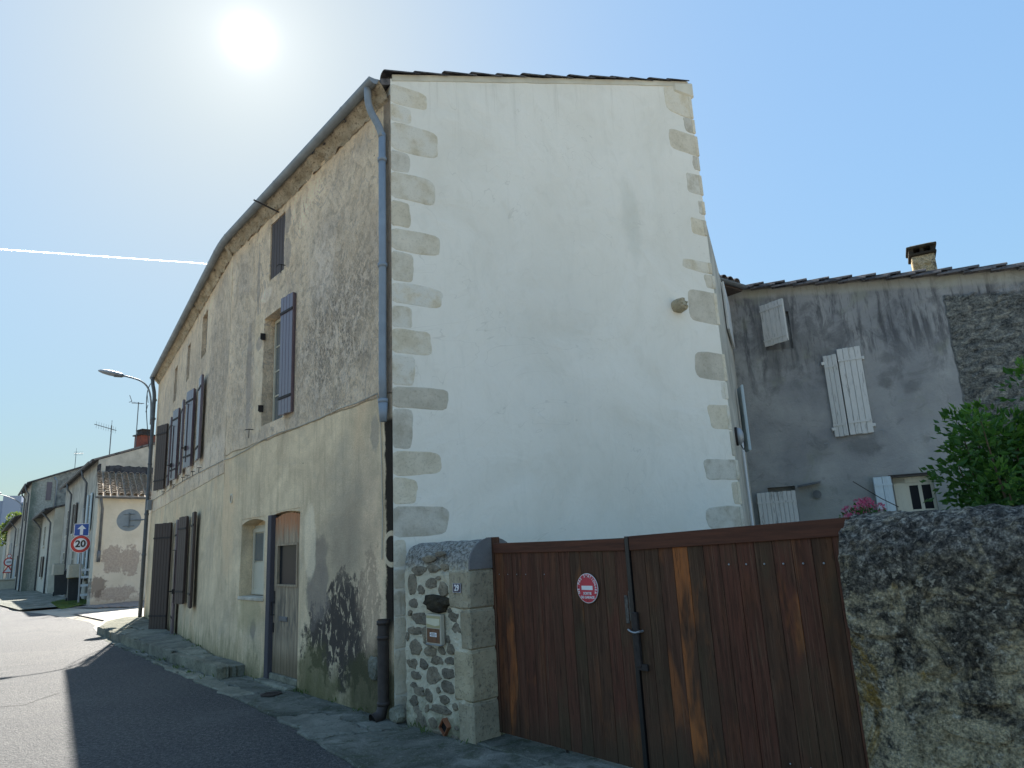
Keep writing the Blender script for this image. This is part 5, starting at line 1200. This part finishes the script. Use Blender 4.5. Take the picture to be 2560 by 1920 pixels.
bm = NB(); tube(bm, bez([(-.02, -.1, .35), (-.08, -.28, .15), (-.06, -.2, -.5), (0, -.06, -1.6)], 10), .012, 6); obj('lamp_cable', bm, M_['sign_black'], sl)
# the sign seen from behind
sb = empty('road_sign', F2.M @ Matrix.Translation((-10.14, -.12, 2.75)), 'round road sign seen from behind, clamped to the far corner pipe', 'road sign')
vd = Vector((-.45, .893, 0)); loc = (F2.M.inverted().to_3x3() @ vd)
nb = loc.normalized(); sdv = Vector((nb.y, -nb.x, 0)); ctr = -sdv * .42 if (F2.M.to_3x3() @ sdv).x > 0 else sdv * .42
bm = NB(); disc(bm, ctr, .30, nb, .02, 28); obj('sign_disc', bm, M_['galv'], sb)
bm = NB(); q = -nb * .03
for dz in (-.16, .16): tube(bm, [ctr + q + Vector((0, 0, dz)) - sdv * .14, ctr + q + Vector((0, 0, dz)) + sdv * .14], .014, 6)
tube(bm, [ctr + q + Vector((0, 0, -.2)), ctr + q + Vector((0, 0, .2))], .02, 6); tube(bm, [ctr + q, (0, 0, 0)], .022, 6); obj('clamp', bm, M_['zinc'], sb)

# ================================================================== SMALL WING with pale tiles
wing = empty('small_house', GR.M, 'low cream rendered wing with pale canal tile roof across the side entrance', 'house')
g = G('patched_cream_render', .95, .1); a = g.noise(1.2, 5, .6, None, .4); f = g.noise(12, 5, .7)
c = g.ramp(a, [(.3, (.53, .495, .40)), (.7, (.65, .61, .51))]); pa = g.mx(g.blob(.75, 1.8, .45, .55, .2, .55, 3.5), g.mx(g.blob(1.45, 1.7, .42, .6, .15, .45, 4), g.blob(.9, .4, .9, .3, .4, .55, 4)))
c = g.mix(g.mul(pa, .85), c, g.mix(g.st(f, .4, .6), (.30, .255, .225), (.40, .345, .285))); c = g.mix(g.mul(g.blob(.25, .75, .3, .4, .3, .6, 5), .7), c, (.13, .10, .085))
c = g.mix(g.mul(g.st(g.add(g.z, g.mul(f, .3)), .45, .15), .5), c, (.26, .20, .16)); g.col(c); g.bump(g.add(a, f), .02, .6); M_['patch'] = g.m
wall('house_wall', M_['patch'], wing, 0, 7.0, -.1, 4.30, [], .15, .01, 1, .3, 8)
WR = Frame(-17.4, 28.7, 57)                      # the lean-to climbs askew to its front wall
Gi = GR.M.inverted(); tr20 = math.tan(rad(20))
flat_wall('side_wall', M_['patch'], wing, Gi @ Frame(-17.4, 28.7, -33).M, [(.3, -.1), (3.8, -.1), (3.8, 5.62), (.3, 4.35)], -.004, -.3)
tp = canal_mesh(.36, .112, .088, M_['tile_pale'])
for i in range(13):
    t_ = .06 + .285 * i
    lay_tiles(wing, Gi, WR, [.934 * t_], .358 * t_ - .14, 14, .268, 4.42, rad(20), tp, seed=41 + i, jit=.014, tilt=.17)
bm = NB(); cs_ = [GR.w(-.08, -.15, 4.36), GR.w(7, -.15, 4.36)]; vs = [bm.verts.new(Gi @ q) for q in (cs_[0], cs_[1], cs_[1] + WR.Y * 3.9 + Vector((0, 0, 3.9 * tr20)), cs_[0] + WR.Y * 3.9 + Vector((0, 0, 3.9 * tr20)))]
f_ = bm.faces.new(vs); r_ = bmesh.ops.extrude_face_region(bm, geom=[f_])
for v in [q for q in r_['geom'] if isinstance(q, bmesh.types.BMVert)]: v.co.z -= .07
bmesh.ops.recalc_face_normals(bm, faces=bm.faces[:]); obj('roof_deck', bm, M_['tile_pale'], wing)
gutter([GR.w(-.2, -.22, 4.34), GR.w(2, -.22, 4.33), GR.w(6, -.22, 4.32)], .08, M_['zinc_dark'], wing, GR.M.inverted(), False)
bm = NB(); tube(bm, [(-.0, -.22, 4.28), (.05, -.2, 4.1), (.16, -.08, 3.85), (.16, -.08, 1.7)], .05, 10); tube(bm, [(.16, -.08, 2.15), (.16, -.08, 1.7)], .065, 10); obj('downpipe', bm, M_['zinc_dark'], wing, smooth=True)

# ================================================================== ROW OF HOUSES down the street
def row_house(label, s0, s1, n0, eave, gable_pts, m_front, m_side, opens, group='old houses in a row along the street', pipes=(), roof_over=.3, side_opens=(), ridge=None, skew=0.0):
    """front along RW.x from s0 (far) to s1 (near); gable_pts is the side outline (n,z) facing us"""
    F = Frame(*RW.w(s1, n0)[:2], 142); hs = empty('house', F.M, label, 'house', group); L = s1 - s0
    flat_wall('front_wall', m_front, hs, Matrix.Identity(4), [(-L, -.1), (0, -.1), (0, eave), (-L, eave)], 0, .3)
    bm = NB(); a = [bm.verts.new((.004 + skew * y, y, z)) for y, z in gable_pts]; b = [bm.verts.new((-.3 + skew * y, y, z)) for y, z in gable_pts]
    bm.faces.new(a); bm.faces.new(b[::-1]); N = len(a)
    for i in range(N): bm.faces.new((a[i], b[i], b[(i + 1) % N], a[(i + 1) % N]))
    bmesh.ops.recalc_face_normals(bm, faces=bm.faces[:]); obj('gable_wall', bm, m_side, hs)
    top = [p for p in gable_pts if p[1] > eave - .01]; top.sort(); (ya, za), (yb, zb) = top[0], top[-1]; k = (zb - za) / (yb - ya)
    bm = NB(); P = [(.12, ya - roof_over, za - roof_over * k + .03), (.12 + skew * yb, yb, zb + .03), (-L - .1, yb, zb + .03), (-L - .1, ya - roof_over, za - roof_over * k + .03)]
    vs = [bm.verts.new(p) for p in P]; f_ = bm.faces.new(vs); r_ = bmesh.ops.extrude_face_region(bm, geom=[f_])
    for v in [q for q in r_['geom'] if isinstance(q, bmesh.types.BMVert)]: v.co.z += .09
    bmesh.ops.recalc_face_normals(bm, faces=bm.faces[:]); obj('roof', bm, M_['tile_dark'], hs)
    z = za - roof_over * k + .02
    gutter([F.w(.1, -roof_over - .05, z), F.w(-L, -roof_over - .05, z)], .08, M_['zinc_dark'], hs, F.M.inverted(), False)
    for (a, c, b, d, kind) in [(o[0], o[2], o[1], o[3], o[4]) for o in opens]:
        if kind in ('shut', 'blue', 'brown'):
            mm = {'shut': M_['shut_dark'], 'blue': M_['blue_shut'], 'brown': M_['shut']}[kind]
            for hx, sg in ((a, 'R'), (b, 'L')):
                bm = NB(); wd = .45; x0, x1 = (a - wd, a) if sg == 'R' else (b, b + wd); box(bm, x0, x1, -.09, -.05, c, d, None, .005); obj('shutter', bm, mm, hs)
            window(hs, T(0, -.005), a, b, c, d, 2, 3, M_['white_wood'], M_['glass'], .05, .03, th=.03)
        elif kind == 'win': window(hs, T(0, -.005), a, b, c, d, 2, 3, M_['white_wood'], M_['glass'], .05, .03, th=.03)
        elif kind == 'door': bm = NB(); box(bm, a, b, -.03, .0, c, d, None, .004); box(bm, a - .08, a, -.05, 0, c, d + .08); box(bm, b, b + .08, -.05, 0, c, d + .08); box(bm, a, b, -.05, 0, d, d + .08); obj('door', bm, M_['blue_shut'] if a > -5 else M_['green_metal'], hs)
        bm = NB(); box(bm, a - .08, b + .08, -.10, -.001, c - .10, c - .005); obj('window_sill', bm, M_['quoin'], hs)
    for x in pipes: bm = NB(); tube(bm, [(x, -roof_over - .05, z - .05), (x, -.3, z - .4), (x, -.10, z - .7), (x, -.10, .05)], .05, 8); obj('downpipe', bm, M_['zinc_dark'], hs, smooth=True)
    return hs, F
hB, FB = row_house('house with pale blue shutters and bare gable just behind the tiled wing', -17.6, -3.74, .33, 6.35, [(0, -.1), (0, 6.35), (9, 9.75), (9, -.1)], M_['grey_r'], M_['grey_r'],
          [(-1.9, -1.1, 3.2, 4.9, 'blue'), (-8.0, -7.1, 3.3, 4.9, 'shut'), (-1.9, -1.0, 1.0, 2.4, 'blue'), (-4.6, -3.7, .1, 2.3, 'door'), (-7.4, -6.5, 1.1, 2.4, 'win'), (-12, -11.1, 1.1, 2.4, 'win'), (-11.5, -10.7, 3.3, 4.8, 'win')], pipes=(-2.9, -9.6), skew=-.287)
GB = Frame(*(Vector((-17.4, 28.7)) + Vector(WR.Y[:2]) * 3.75), 36)       # the gable plane above the lean-to
n = 60; bm = NB(); A = []; B = []
for i in range(n + 1):
    x = -.05 + 5.4 * i / n; A.append(bm.verts.new((x, -.03, 5.55))); B.append(bm.verts.new((x, -.03, 6.12 + fb(x * 4, 0, 0) * .10)))
for i in range(n): bm.faces.new((A[i], A[i + 1], B[i + 1], B[i]))
o = obj('algae_band', bm, M_['tile_black'], hB); o.matrix_local = FB.M.inverted() @ GB.M
row_house('low house with a projecting eave, third beyond the tiled wing', -27.0, -17.7, -.15, 5.1, [(0, -.1), (0, 5.1), (5, 6.4), (5, -.1)], M_['cream'], M_['cream'],
          [(-2.5, -1.7, .1, 2.3, 'door'), (-6.4, -5.5, 3.0, 4.3, 'win'), (-5.8, -4.9, 1.0, 2.3, 'shut')], pipes=(-1.0, -8.8), roof_over=.55)
M_['moss_wall'] = None
g = G('moss_stained_wall', .95, .1); a = g.noise(1.2, 5, .6, None, .5); f = g.noise(9, 5, .7)
c = g.ramp(f, [(.35, (.32, .305, .25)), (.65, (.52, .49, .41))]); gm = g.mul(g.st(g.add(g.y, g.mul(a, .9)), 1.15, .45), .85); c = g.mix(gm, c, g.mix(f, (.075, .095, .075), (.19, .22, .17)))
far_ = g.st(g.y, 1.45, 1.5); c = g.mix(far_, c, g.ramp(g.noise(3, 5, .7), [(.35, (.17, .16, .145)), (.65, (.42, .39, .32))])); g.col(c); g.bump(f, .02, .6); M_['moss_wall'] = g.m
hC, FC2 = row_house('tall house with moss stained side wall standing forward of the row', -36.5, -27.1, -1.0, 7.6, [(0, -.1), (0, 7.6), (9, 11.0), (9, -.1)], M_['grey_r'], M_['moss_wall'],
          [(-3, -2, 5.0, 6.4, 'shut'), (-3, -2, 2.8, 4.3, 'win'), (-3.2, -2.1, .2, 2.3, 'door'), (-7.6, -6.6, 4.8, 6.4, 'win'), (-7.6, -6.6, 1.0, 2.6, 'shut')], pipes=(-.5, -5.0))
bm = NB(); box(bm, .01, .05, .90, 1.22, 6.33, 7.63); obj('shutter', bm, M_['shut'], hC)
bm = NB(); tube(bm, [(.06, 1.3, 8.0), (.06, 1.5, 7.7), (.06, 1.5, 5.2)], .05, 8); obj('downpipe', bm, M_['galv'], hC, smooth=True)
row_house('lower house at the far end of the row before the tree', -64, -36.6, -1.0, 5.8, [(0, -.1), (0, 5.8), (5, 7.2), (5, -.1)], M_['grey_r'], M_['grey_r'],
          [(-3, -2, 3.6, 5.0, 'win'), (-3, -2, .2, 2.3, 'door'), (-8, -7, 3.6, 5.0, 'win')], pipes=(-5,), roof_over=.5)
# chimney and aerials on the near row house
MB_ = FB.M.inverted() @ GB.M
for q in range(1):
    bm = NB(); box(bm, 1.98, 3.5, .30, .95, 6.2, 7.75, None, .01); o = obj('chimney', bm, M_['brick_red'], hB); o.matrix_local = MB_
    bm = NB(); box(bm, 1.90, 3.6, .22, 1.0, 7.75, 7.81); box(bm, 2.06, 2.55, .35, .9, 7.81, 8.02); box(bm, 2.02, 2.6, .3, .95, 8.02, 8.07); box(bm, 3.0, 3.4, .35, .9, 7.81, 8.02); o = obj('chimney_pot', bm, M_['iron'], hB); o.matrix_local = MB_
def aerial(M, h, label, kind):
    t = empty('tv_aerial', M, label, 'TV aerial'); bm = NB(); tube(bm, [(0, 0, -.3), (0, 0, h)], .022, 6); obj('mast', bm, M_['zinc_dark'], t)
    bm = NB()
    if kind == 'wide':
        tube(bm, [(-.35, 0, h - .1), (.3, 0, h - .02)], .018, 5)
        for s in (-1, 1):
            tube(bm, [(-.5, 0, h + .1 + .18 * s), (-.36, 0, h - .02)], .016, 5); tube(bm, [(.42, 0, h + .55 * (s > 0) - .45 * (s < 0)), (.52, 0, h + .05 * s)], .018, 5)
        for k in range(6): tube(bm, [(-.3 + k * .1, -.12, h - .05), (-.3 + k * .1, .12, h - .05)], .007, 4)
    else:
        tube(bm, [(-.85, 0, h - .05), (.25, 0, h - .22)], .018, 5)
        for k in range(9): tube(bm, [(-.75 + k * .12, 0, h - .22 - k * .018), (-.75 + k * .12, 0, h + .10 - k * .018)], .006, 4)
        tube(bm, [(0, 0, h - .25), (0, 0, h + .25)], .012, 4)
    obj('antenna', bm, M_['zinc_dark'], t); return t
aerial(GB.M @ T(1.80, .4, 7.0, 10), 2.4, 'tall TV aerial with splayed arms beside the brick chimney', 'wide')
aerial(GB.M @ T(.62, .4, 6.6, 10), 1.5, 'TV aerial on a short mast left of the chimney aerial', 'yagi')
aerial(RW.M @ T(-29, 1.7, 8.6, -40), 1.6, 'small distant TV aerial on the mossy tall house', 'yagi')

# ================================================================== ROAD SIGN PAIR, bins, grass, rack
def ray_at(x, y, d):                  # point at ground distance d behind a pixel, used to place free-standing things
    v = RT * (x - 1280) - UP * (y - 960) + FW * F_PX; t = d / math.hypot(v.x, v.y); return EYE + v * t
pb = gpx(196, 1512, 0); dist = math.hypot(pb.x, pb.y); az_ = math.degrees(math.atan2(pb.x, pb.y)); SF = Frame(pb.x, pb.y, az_ + 90)
sg = empty('road_sign', SF.M, 'sign post with blue arrow panel above a round speed limit 20', 'road sign')
_, zc = SF.px(204, 1360); _, zr = SF.px(204, 1338); rad20 = zr - zc; xc, _ = SF.px(201, 1361)
bm = NB(); tube(bm, [(0, .05, 0), (xc, .05, 4.0)], .035, 10); obj('pole', bm, M_['galv'], sg)
bm = NB(); disc(bm, (xc, 0, zc), rad20, (0, 1, 0), .03, 36); obj('limit_rim', bm, M_['enamel_white'], sg)
bm = NB(); disc(bm, (xc, -.018, zc), rad20 * .96, (0, 1, 0), .008, 36); obj('limit_ring', bm, M_['sign_red2'], sg)
bm = NB(); disc(bm, (xc, -.026, zc), rad20 * .66, (0, 1, 0), .008, 36); obj('limit_face', bm, M_['enamel_white'], sg)
obj('limit_number', text_bm('20', rad20 * 1.05, Matrix.Translation((xc - .0, -.034, zc)), .014, ext=.002), M_['sign_black'], sg)
x0, z1_ = SF.px(186, 1309); x1, z0_ = SF.px(222, 1340)
bm = NB(); box(bm, x0, x1, -.01, .01, z0_, z1_, None, .03); obj('arrow_panel_edge', bm, M_['enamel_white'], sg)
bm = NB(); e = .03; box(bm, x0 + e, x1 - e, -.016, -.0105, z0_ + e, z1_ - e); obj('arrow_panel', bm, M_['sign_blue'], sg)
xm, zm, hh = (x0 + x1) / 2, (z0_ + z1_) / 2, (z1_ - z0_) / 2
bm = NB(); poly_prism(bm, [(xm + a * hh, zm + b * hh) for a, b in ((-.2, -.78), (.22, -.78), (.22, .12), (.6, .12), (.02, .78), (-.58, .12), (-.2, .12))], -.022, -.0165); obj('arrow', bm, M_['enamel_white'], sg)
def bin_(M, label, lid_m, open_=0, s=1.0):
    b = empty('wheelie_bin', M, label, 'bin', 'wheeled bins by the far houses'); bm = NB()
    box(bm, -.25, .25, -.27, .27, .08, .95)
    for v in bm.verts:
        if v.co.z < .5: v.co.x *= .82; v.co.y *= .8
    obj('bin_body', bm, M_['bin'], b); bm = NB(); box(bm, -.29, .29, -.32, .33, .955, 1.02, None, .015)
    for v in bm.verts: v.co.z += (v.co.y + .3) * .10 + v.co.x * open_
    obj('lid', bm, lid_m, b)
    for x in (-.24, .24): bm = NB(); disc(bm, (x, .25, .1), .1, (1, 0, 0), .05, 14); obj('wheel', bm, M_['sign_black'], b)
    bm = NB(); tube(bm, [(-.2, .3, .98), (-.2, .37, .98), (.2, .37, .98), (.2, .3, .98)], .015, 6); obj('handle', bm, M_['bin'], b); b.scale = (s, s, s); return b
p = gpx(183, 1506); bin_(Frame(p.x, p.y, 55).M, 'dark wheelie bin with mustard yellow lid beside the sign post', M_['bin_yellow'], .06, 1.12)
p = gpx(150, 1492); bin_(Frame(p.x, p.y, 60).M, 'all dark wheelie bin farther along the wall', M_['bin'], 0, 1.35)
def grass_patch(pts, z, n, h, seed, label):
    R = random.Random(seed); bm = NB(); P = [Vector(p) for p in pts]
    xs = [p.x for p in P]; ys = [p.y for p in P]
    def inside(x, y):
        c = False; j = len(P) - 1
        for i in range(len(P)):
            if (P[i].y > y) != (P[j].y > y) and x < (P[j].x - P[i].x) * (y - P[i].y) / (P[j].y - P[i].y) + P[i].x: c = not c
            j = i
        return c
    k = 0
    while k < n:
        x, y = R.uniform(min(xs), max(xs)), R.uniform(min(ys), max(ys))
        if not inside(x, y): continue
        k += 1; a = R.uniform(0, 6.28); hh = h * R.uniform(.4, 1.2); w_ = .012; d = Vector((math.cos(a), math.sin(a), 0)); ln = Vector((R.uniform(-.4, .4), R.uniform(-.4, .4), 1)) * hh
        o = Vector((x, y, z)); bm.faces.new([bm.verts.new(q) for q in (o - d * w_, o + d * w_, o + ln)])
    return obj('grass', bm, M_['grass'], kind='stuff')
grass_patch([gp(126, 1510), gp(140, 1520), gp(155, 1527), gp(190, 1519), gp(222, 1512), gp(222, 1494), gp(170, 1501)], .05, 6500, .07, 3, '')
# slim white rack leaning behind the post
p = gpx(212, 1508); rk = empty('white_rack', Frame(p.x, p.y, 60).M, 'white slatted rack leaning between sign post and cream wall', 'rack'); bm = NB(); box(bm, -.28, -.23, -.02, .02, 0, 1.5); box(bm, .23, .28, -.02, .02, 0, 1.5); obj('upright', bm, M_['pvc'], rk)
for z in (.35, .75, 1.1, 1.4): bm = NB(); box(bm, -.23, .23, -.015, .015, z - .05, z + .05); obj('slat', bm, M_['pvc'], rk)
for (px_, py_, w_, hgt) in ((140, 1424, .85, .55), (181, 1428, 1.0, .55)):
    s_, z_ = RW.px(px_, py_, -.35); o = empty('planter_box', RW.M @ Matrix.Translation((s_, -.35, z_ - hgt / 2)), 'pale box fixed to the row front above the ' + ('farther' if px_ < 150 else 'nearer') + ' bin', 'planter box')
    bm = NB(); box(bm, -.4, .4, -.18 * w_, .34, 0, hgt, None, .02); obj('box_shell', bm, M_['beige'], o)
    bm = NB(); box(bm, -.36, .36, -.16 * w_, .3, hgt, hgt + .03); obj('soil', bm, M_['yard'], o)
# heap of dark rubbish bags by the mossy wall: low bench-like shape
p = gpx(100, 1462); pv = empty('folded_chair', Frame(p.x, p.y, 70).M, 'dark reclining chair lying against the moss stained wall', 'chair')
bm = NB(); box(bm, -1.3, .3, -.3, .3, .18, .30, None, .04); obj('seat', bm, M_['bin'], pv)
bm = NB(); box(bm, .3, .42, -.3, .3, .25, 1.25, None, .04); bmesh.ops.transform(bm, matrix=Matrix.Translation((.3, 0, .25)) @ Matrix.Rotation(rad(20), 4, 'Y') @ Matrix.Translation((-.3, 0, -.25)), verts=bm.verts[:]); obj('backrest', bm, M_['bin'], pv)
for x in (-1.1, .2):
    for y in (-.24, .24): bm = NB(); box(bm, x - .04, x + .04, y - .03, y + .03, 0, .18); obj('leg', bm, M_['bin'], pv)

# ================================================================== STREET END: modern block, tree, far signs, lamp
def at_d(x, d): v = ray_at(x, 1424, d); return v
o_ = at_d(62, 125); FM = Frame(o_.x, o_.y, 60); mb_ = empty('modern_building', FM.M, 'plain blue grey modern block with blue glazing at the street end', 'building')
H1 = ray_at(40, 1239, 125).z
bm = NB(); box(bm, -3.5, -1.3, 0, 14, -.1, H1); obj('tower_wall', bm, M_['bluegrey'], mb_)
bm = NB(); box(bm, -30, -3.5, .3, 14, -.1, H1 - .7); obj('lower_wall', bm, M_['bluegrey'], mb_)
bm = NB(); box(bm, -1.3, 6, .5, 14, -.1, H1 - .9); obj('glazed_wing', bm, M_['bluegrey'], mb_)
for i in range(5):
    for j in range(3):
        bm = NB(); box(bm, -1.2 + i * .75, -1.2 + i * .75 + .68, .44, .5, H1 - 2.2 - j * 1.15, H1 - 1.15 - j * 1.15); obj('pane', bm, M_['glass_b'], mb_)
o_ = at_d(2, 88); bw = empty('boundary_wall', Frame(o_.x, o_.y, 60).M, 'beige wall end with white edge at the far left of the street', 'wall')
bm = NB(); box(bm, -9, .0, 0, .4, -.1, 3.9); obj('wall_body', bm, M_['cream'], bw); bm = NB(); box(bm, .0, .22, -.05, .45, -.1, 4.0); obj('wall_end', bm, M_['white'], bw)
o_ = at_d(27, 98); tr = empty('flowering_tree', Matrix.Translation((o_.x, o_.y, 0)), 'sunlit tree with pale blossoms before the modern block', 'tree')
R = random.Random(9); bm = NB(); cs = []
tube(bm, [(0, 0, 0), (.1, 0, 2), (0, .1, 4.5)], [.25, .18, .08], 8)
for k in range(26):
    a = R.uniform(0, 6.28); rr = R.uniform(.2, 2.1); z = R.uniform(1.2, 8.0); rr *= 1.15 - abs(z - 4) / 6; p_ = (rr * math.cos(a), rr * math.sin(a), z)
    tube(bm, [(0, 0, min(4, z * .6)), (p_[0] * .6, p_[1] * .6, z * .85), p_], [.06, .04, .02], 5); cs.append((p_, (.8, .8, .6)))
obj('trunk', bm, M_['bark'], tr); leaf_cloud('crown', None, tr, M_['leaf_mag'], cs, 7000, .26, 12); leaf_cloud('blossoms', None, tr, M_['petal'], cs, 260, .22, 13)
o_ = at_d(20, 78); FSn = Frame(o_.x, o_.y, math.degrees(math.atan2(o_.x, o_.y)) + 90); fsn = empty('road_sign', FSn.M, 'distant post with two red rimmed discs above a warning triangle', 'road sign')
bm = NB(); tube(bm, [(.05, .06, 0), (.05, .06, 3.9)], .04, 8); obj('pole', bm, M_['galv'], fsn)
def dsc(px_, py_, rp):
    x, z = FSn.px(px_, py_); r = rp / 1720 * 78 * .9; bm = NB(); disc(bm, (x, 0, z), r, (0, 1, 0), .03, 24); obj('sign_rim', bm, M_['sign_red2'], fsn); bm = NB(); disc(bm, (x, -.022, z), r * .74, (0, 1, 0), .01, 24); obj('sign_face', bm, M_['enamel_white'], fsn); return x, z, r
dsc(23, 1390, 4.3); x, z, r = dsc(22, 1405, 9.5)
obj('sign_text', text_bm('STOP', r * .55, Matrix.Translation((x, -.03, z)), .01) if False else box(NB(), x - r * .42, x + r * .42, -.034, -.028, z - r * .09, z + r * .09), M_['sign_black'], fsn)
x, z = FSn.px(20, 1424); s_ = 9.5 / 1720 * 78 * .95
bm = NB(); poly_prism(bm, [(x - s_, z - s_ * .7), (x + s_, z - s_ * .7), (x, z + s_ * .95)], -.015, .015); obj('triangle_rim', bm, M_['sign_red2'], fsn); bm = NB(); poly_prism(bm, [(x - s_ * .62, z - s_ * .5), (x + s_ * .62, z - s_ * .5), (x, z + s_ * .55)], -.022, -.0155); obj('triangle_face', bm, M_['enamel_white'], fsn)
o_ = at_d(28, 70); pl = empty('planter', Frame(o_.x, o_.y, 60).M, 'low beige stone planter at the street end below the distant signs', 'planter'); bm = NB(); box(bm, -.9, .7, 0, 1.2, 0, .75, None, .04); box(bm, -.98, .78, -.08, 1.28, .75, .86, None, .02); obj('planter_wall', bm, M_['beige'], pl)
o_ = gpx(62, 1440, 0); F3 = Frame(*RW.w(-35.5, -1.05)[:2], 142); l2 = empty('street_lamp', F3.M @ Matrix.Translation((0, 0, 7.0)), 'distant street lamp on a thin arm from the tall mossy house', 'street lamp')
bm = NB(); tube(bm, bez([(0, 0, -.6), (0, -.2, 0), (0, -1.0, .3), (0, -1.6, .45)], 8), .03, 6); obj('lamp_arm', bm, M_['zinc'], l2); bm = NB(); bmesh.ops.create_uvsphere(bm, u_segments=10, v_segments=6, radius=1); bmesh.ops.transform(bm, matrix=Matrix.Translation((0, -1.95, .55)) @ Matrix.Diagonal((.16, .5, .1, 1)), verts=bm.verts[:]); obj('lamp_head', bm, M_['galv'], l2, smooth=True)

# drain cover in the footway, weeds along the wall foot
p = gpx(678, 1738, .02); dcv = empty('drain_cover', Matrix.Translation((p.x, p.y, .034)), 'small oval iron cover in the footway before the weathered door', 'drain cover')
bm = NB(); disc(bm, (0, 0, 0), .12, (0, 0, 1), .014, 22); obj('cover_plate', bm, M_['cast'], dcv)
bm = NB()
for k in range(5): box(bm, -.08, .08, -.06 + k * .03 - .005, -.06 + k * .03 + .005, .0072, .012)
obj('cover_ribs', bm, M_['cast'], dcv)
R = random.Random(77); bm = NB()
foot = [(F1, x, -.02, .01) for x in (-.55, -1.25, -1.9, -2.15, -3.4, -3.75, -4.5, -4.9, .45, .7, 1.25)] + [(F2, x, -.03, .15) for x in (-.3, -1.4, -2.5, -3.7, -6.2)] + [(None, x, y, .02) for x, y in ((-4.35, 9.95), (-5.2, 10.95), (-5.9, 11.85), (-6.9, 13.0), (-4.75, 10.4))]
for F, x, y, z in foot:
    o_ = F.w(x, y, z) if F else Vector((x, y, z)); k = R.randint(8, 26)
    for _ in range(k):
        a = R.uniform(0, 6.28); d = Vector((math.cos(a), math.sin(a), 0)); b0 = o_ + Vector((R.uniform(-.10, .10), R.uniform(-.06, .06), 0)); hh = R.uniform(.02, .07); t_ = b0 + Vector((R.uniform(-.04, .04), R.uniform(-.04, .04), hh))
        m_ = b0.lerp(t_, .55) ; bm.faces.new([bm.verts.new(q) for q in (b0, m_ + d * .007, t_, m_ - d * .007)])
obj('weeds', bm, M_['grass'], kind='stuff')

# ================================================================== CONTRAIL high in the sky
def sky_pt(x, y, dist): v = RT * (x - 1280) - UP * (y - 960) + FW * F_PX; return EYE + v.normalized() * dist
A_, B_ = sky_pt(-900, 560, 14000), sky_pt(900, 686, 11000); bm = NB(); tube(bm, [A_.lerp(B_, k / 12) for k in range(13)], [9.5 - .45 * k for k in range(13)], 8); obj('contrail', bm, M_['ice'], kind='structure')
